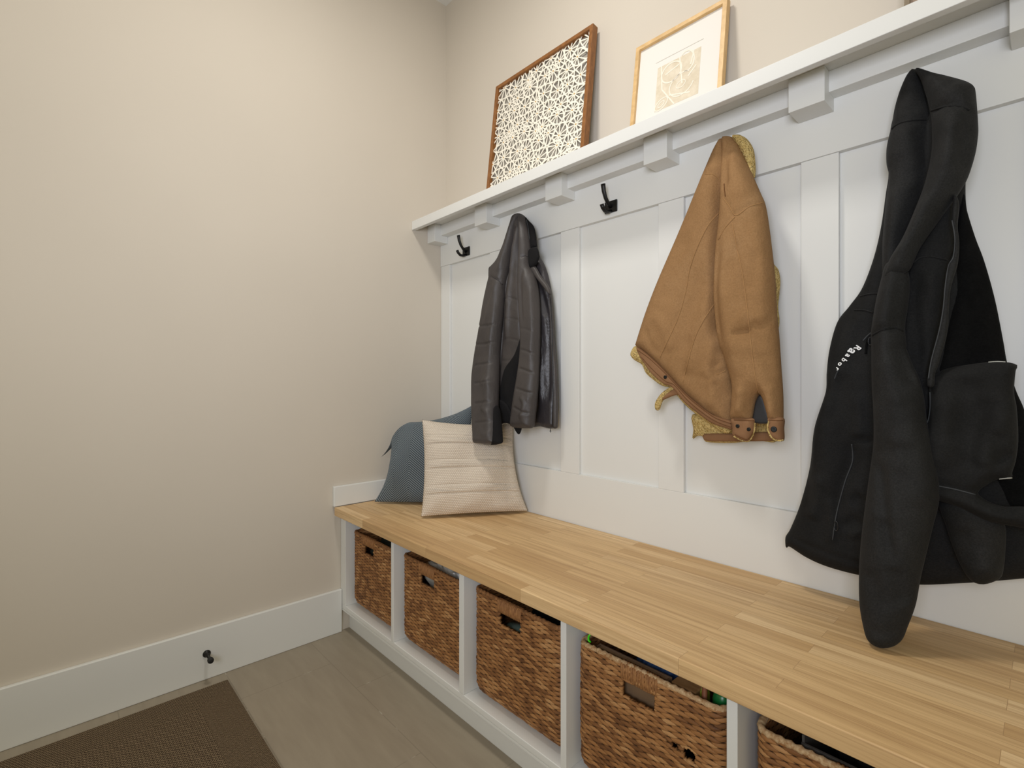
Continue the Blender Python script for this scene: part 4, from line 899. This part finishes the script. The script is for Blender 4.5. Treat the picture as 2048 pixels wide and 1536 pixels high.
# basket 4
box = thing('cardboard_box', (1.40, -.47, .2), 'flat brown cardboard box standing in the worn basket', 'box')
CARD = m_wood('brown_cardboard', lin(112, 88, 64), lin(126, 100, 74), (4, 4, 4), .85)
MB().box((1.296, -.490, .20), (1.487, -.486, .418)).box((1.296, -.471, .20), (1.487, -.466, .416)).box((1.296, -.486, .20), (1.301, -.471, .416)).box((1.482, -.486, .20), (1.487, -.471, .416)).build('box_body', CARD, box, .001)
MB().box((1.302, -.4855, .409), (1.481, -.4715, .413)).build('box_flap', m_wood('pale_cardboard_flap', lin(150, 122, 90), lin(164, 136, 102), (4, 4, 4), .85), box)
lump('blue_bag', plain('navy_blue_fabric', lin(24, 54, 92), .7), (1.43, -.405, .365), (.05, .042, .06), 'navy blue fabric bag behind the cardboard box', 'bag', 8, .3)
tag(MB().box((1.490, -.478, .385), (1.546, -.43, .414)).build('wooden_block', m_wood('toy_block_wood', lin(150, 112, 70), lin(178, 138, 92), (8, 60, 60), .6), None, .003), 'small wooden block lying in the worn basket', 'block')
gb = thing('green_bottle', (1.590, -.44, .26), 'green plastic bottle at the right of the worn basket', 'bottle')
MB().lathe((1.594, -.462, .245), (0, 0, 1), [(0, .017), (0, .019), (.172, .019), (.182, .016), (.19, .011)], 28).build('bottle_body', plain('green_plastic', lin(26, 108, 52), .3), gb, smooth=True)
MB().lathe((1.594, -.462, .435), (0, 0, 1), [(0, .012), (.012, .012), (.012, .009)], 24).build('bottle_cap', plain('dark_green_cap', lin(16, 76, 40), .4), gb, smooth=True)
tag(MB().tube([(1.568, -.485, .22), (1.5675, -.486, .40), (1.567, -.482, .445)], .0055, 10, None, (1, 0, 0)).build('wooden_stick', m_wood('reddish_stick', lin(120, 72, 46), lin(148, 94, 62), (60, 60, 8), .6), None, smooth=True), 'brown wooden stick beside the green bottle', 'stick')
tag(MB().tube([(1.2925+.004*math.sin(k*1.3), -.505+.004*math.cos(k*1.7), .430+.0032*k) for k in range(14)], .0024, 8).build('neon_cord', plain('neon_green_cord', lin(72, 226, 30), .5), None, smooth=True), 'bright green twisted cord at the left of worn basket', 'cord')
lump('yellow_toy', plain('yellow_green_plastic', lin(150, 156, 44), .5), (1.554, -.455, .395), (.007, .012, .025), 'yellow-green toy peeking out behind the wooden block', 'toy', 12, .15)
# basket 5
bx = thing('grey_box', (1.80, -.42, .2), 'dark grey open box inside the frayed rim basket', 'box')
DG = plain('dark_grey_board', lin(74, 70, 64), .8)
MB().box((1.745, -.492, .20), (1.985, -.488, .425)).box((1.745, -.30, .20), (1.985, -.296, .440)).box((1.745, -.488, .2), (1.749, -.30, .437)).box((1.981, -.488, .2), (1.985, -.30, .437)).box((1.749, -.488, .2), (1.981, -.30, .204)).build('box_body', DG, bx)
lump('folded_cloth', plain('near_black_cloth', lin(20, 20, 20), .9, .1), (1.865, -.395, .35), (.075, .060, .07), 'near-black cloth inside the dark grey box', 'cloth', 9, .3)
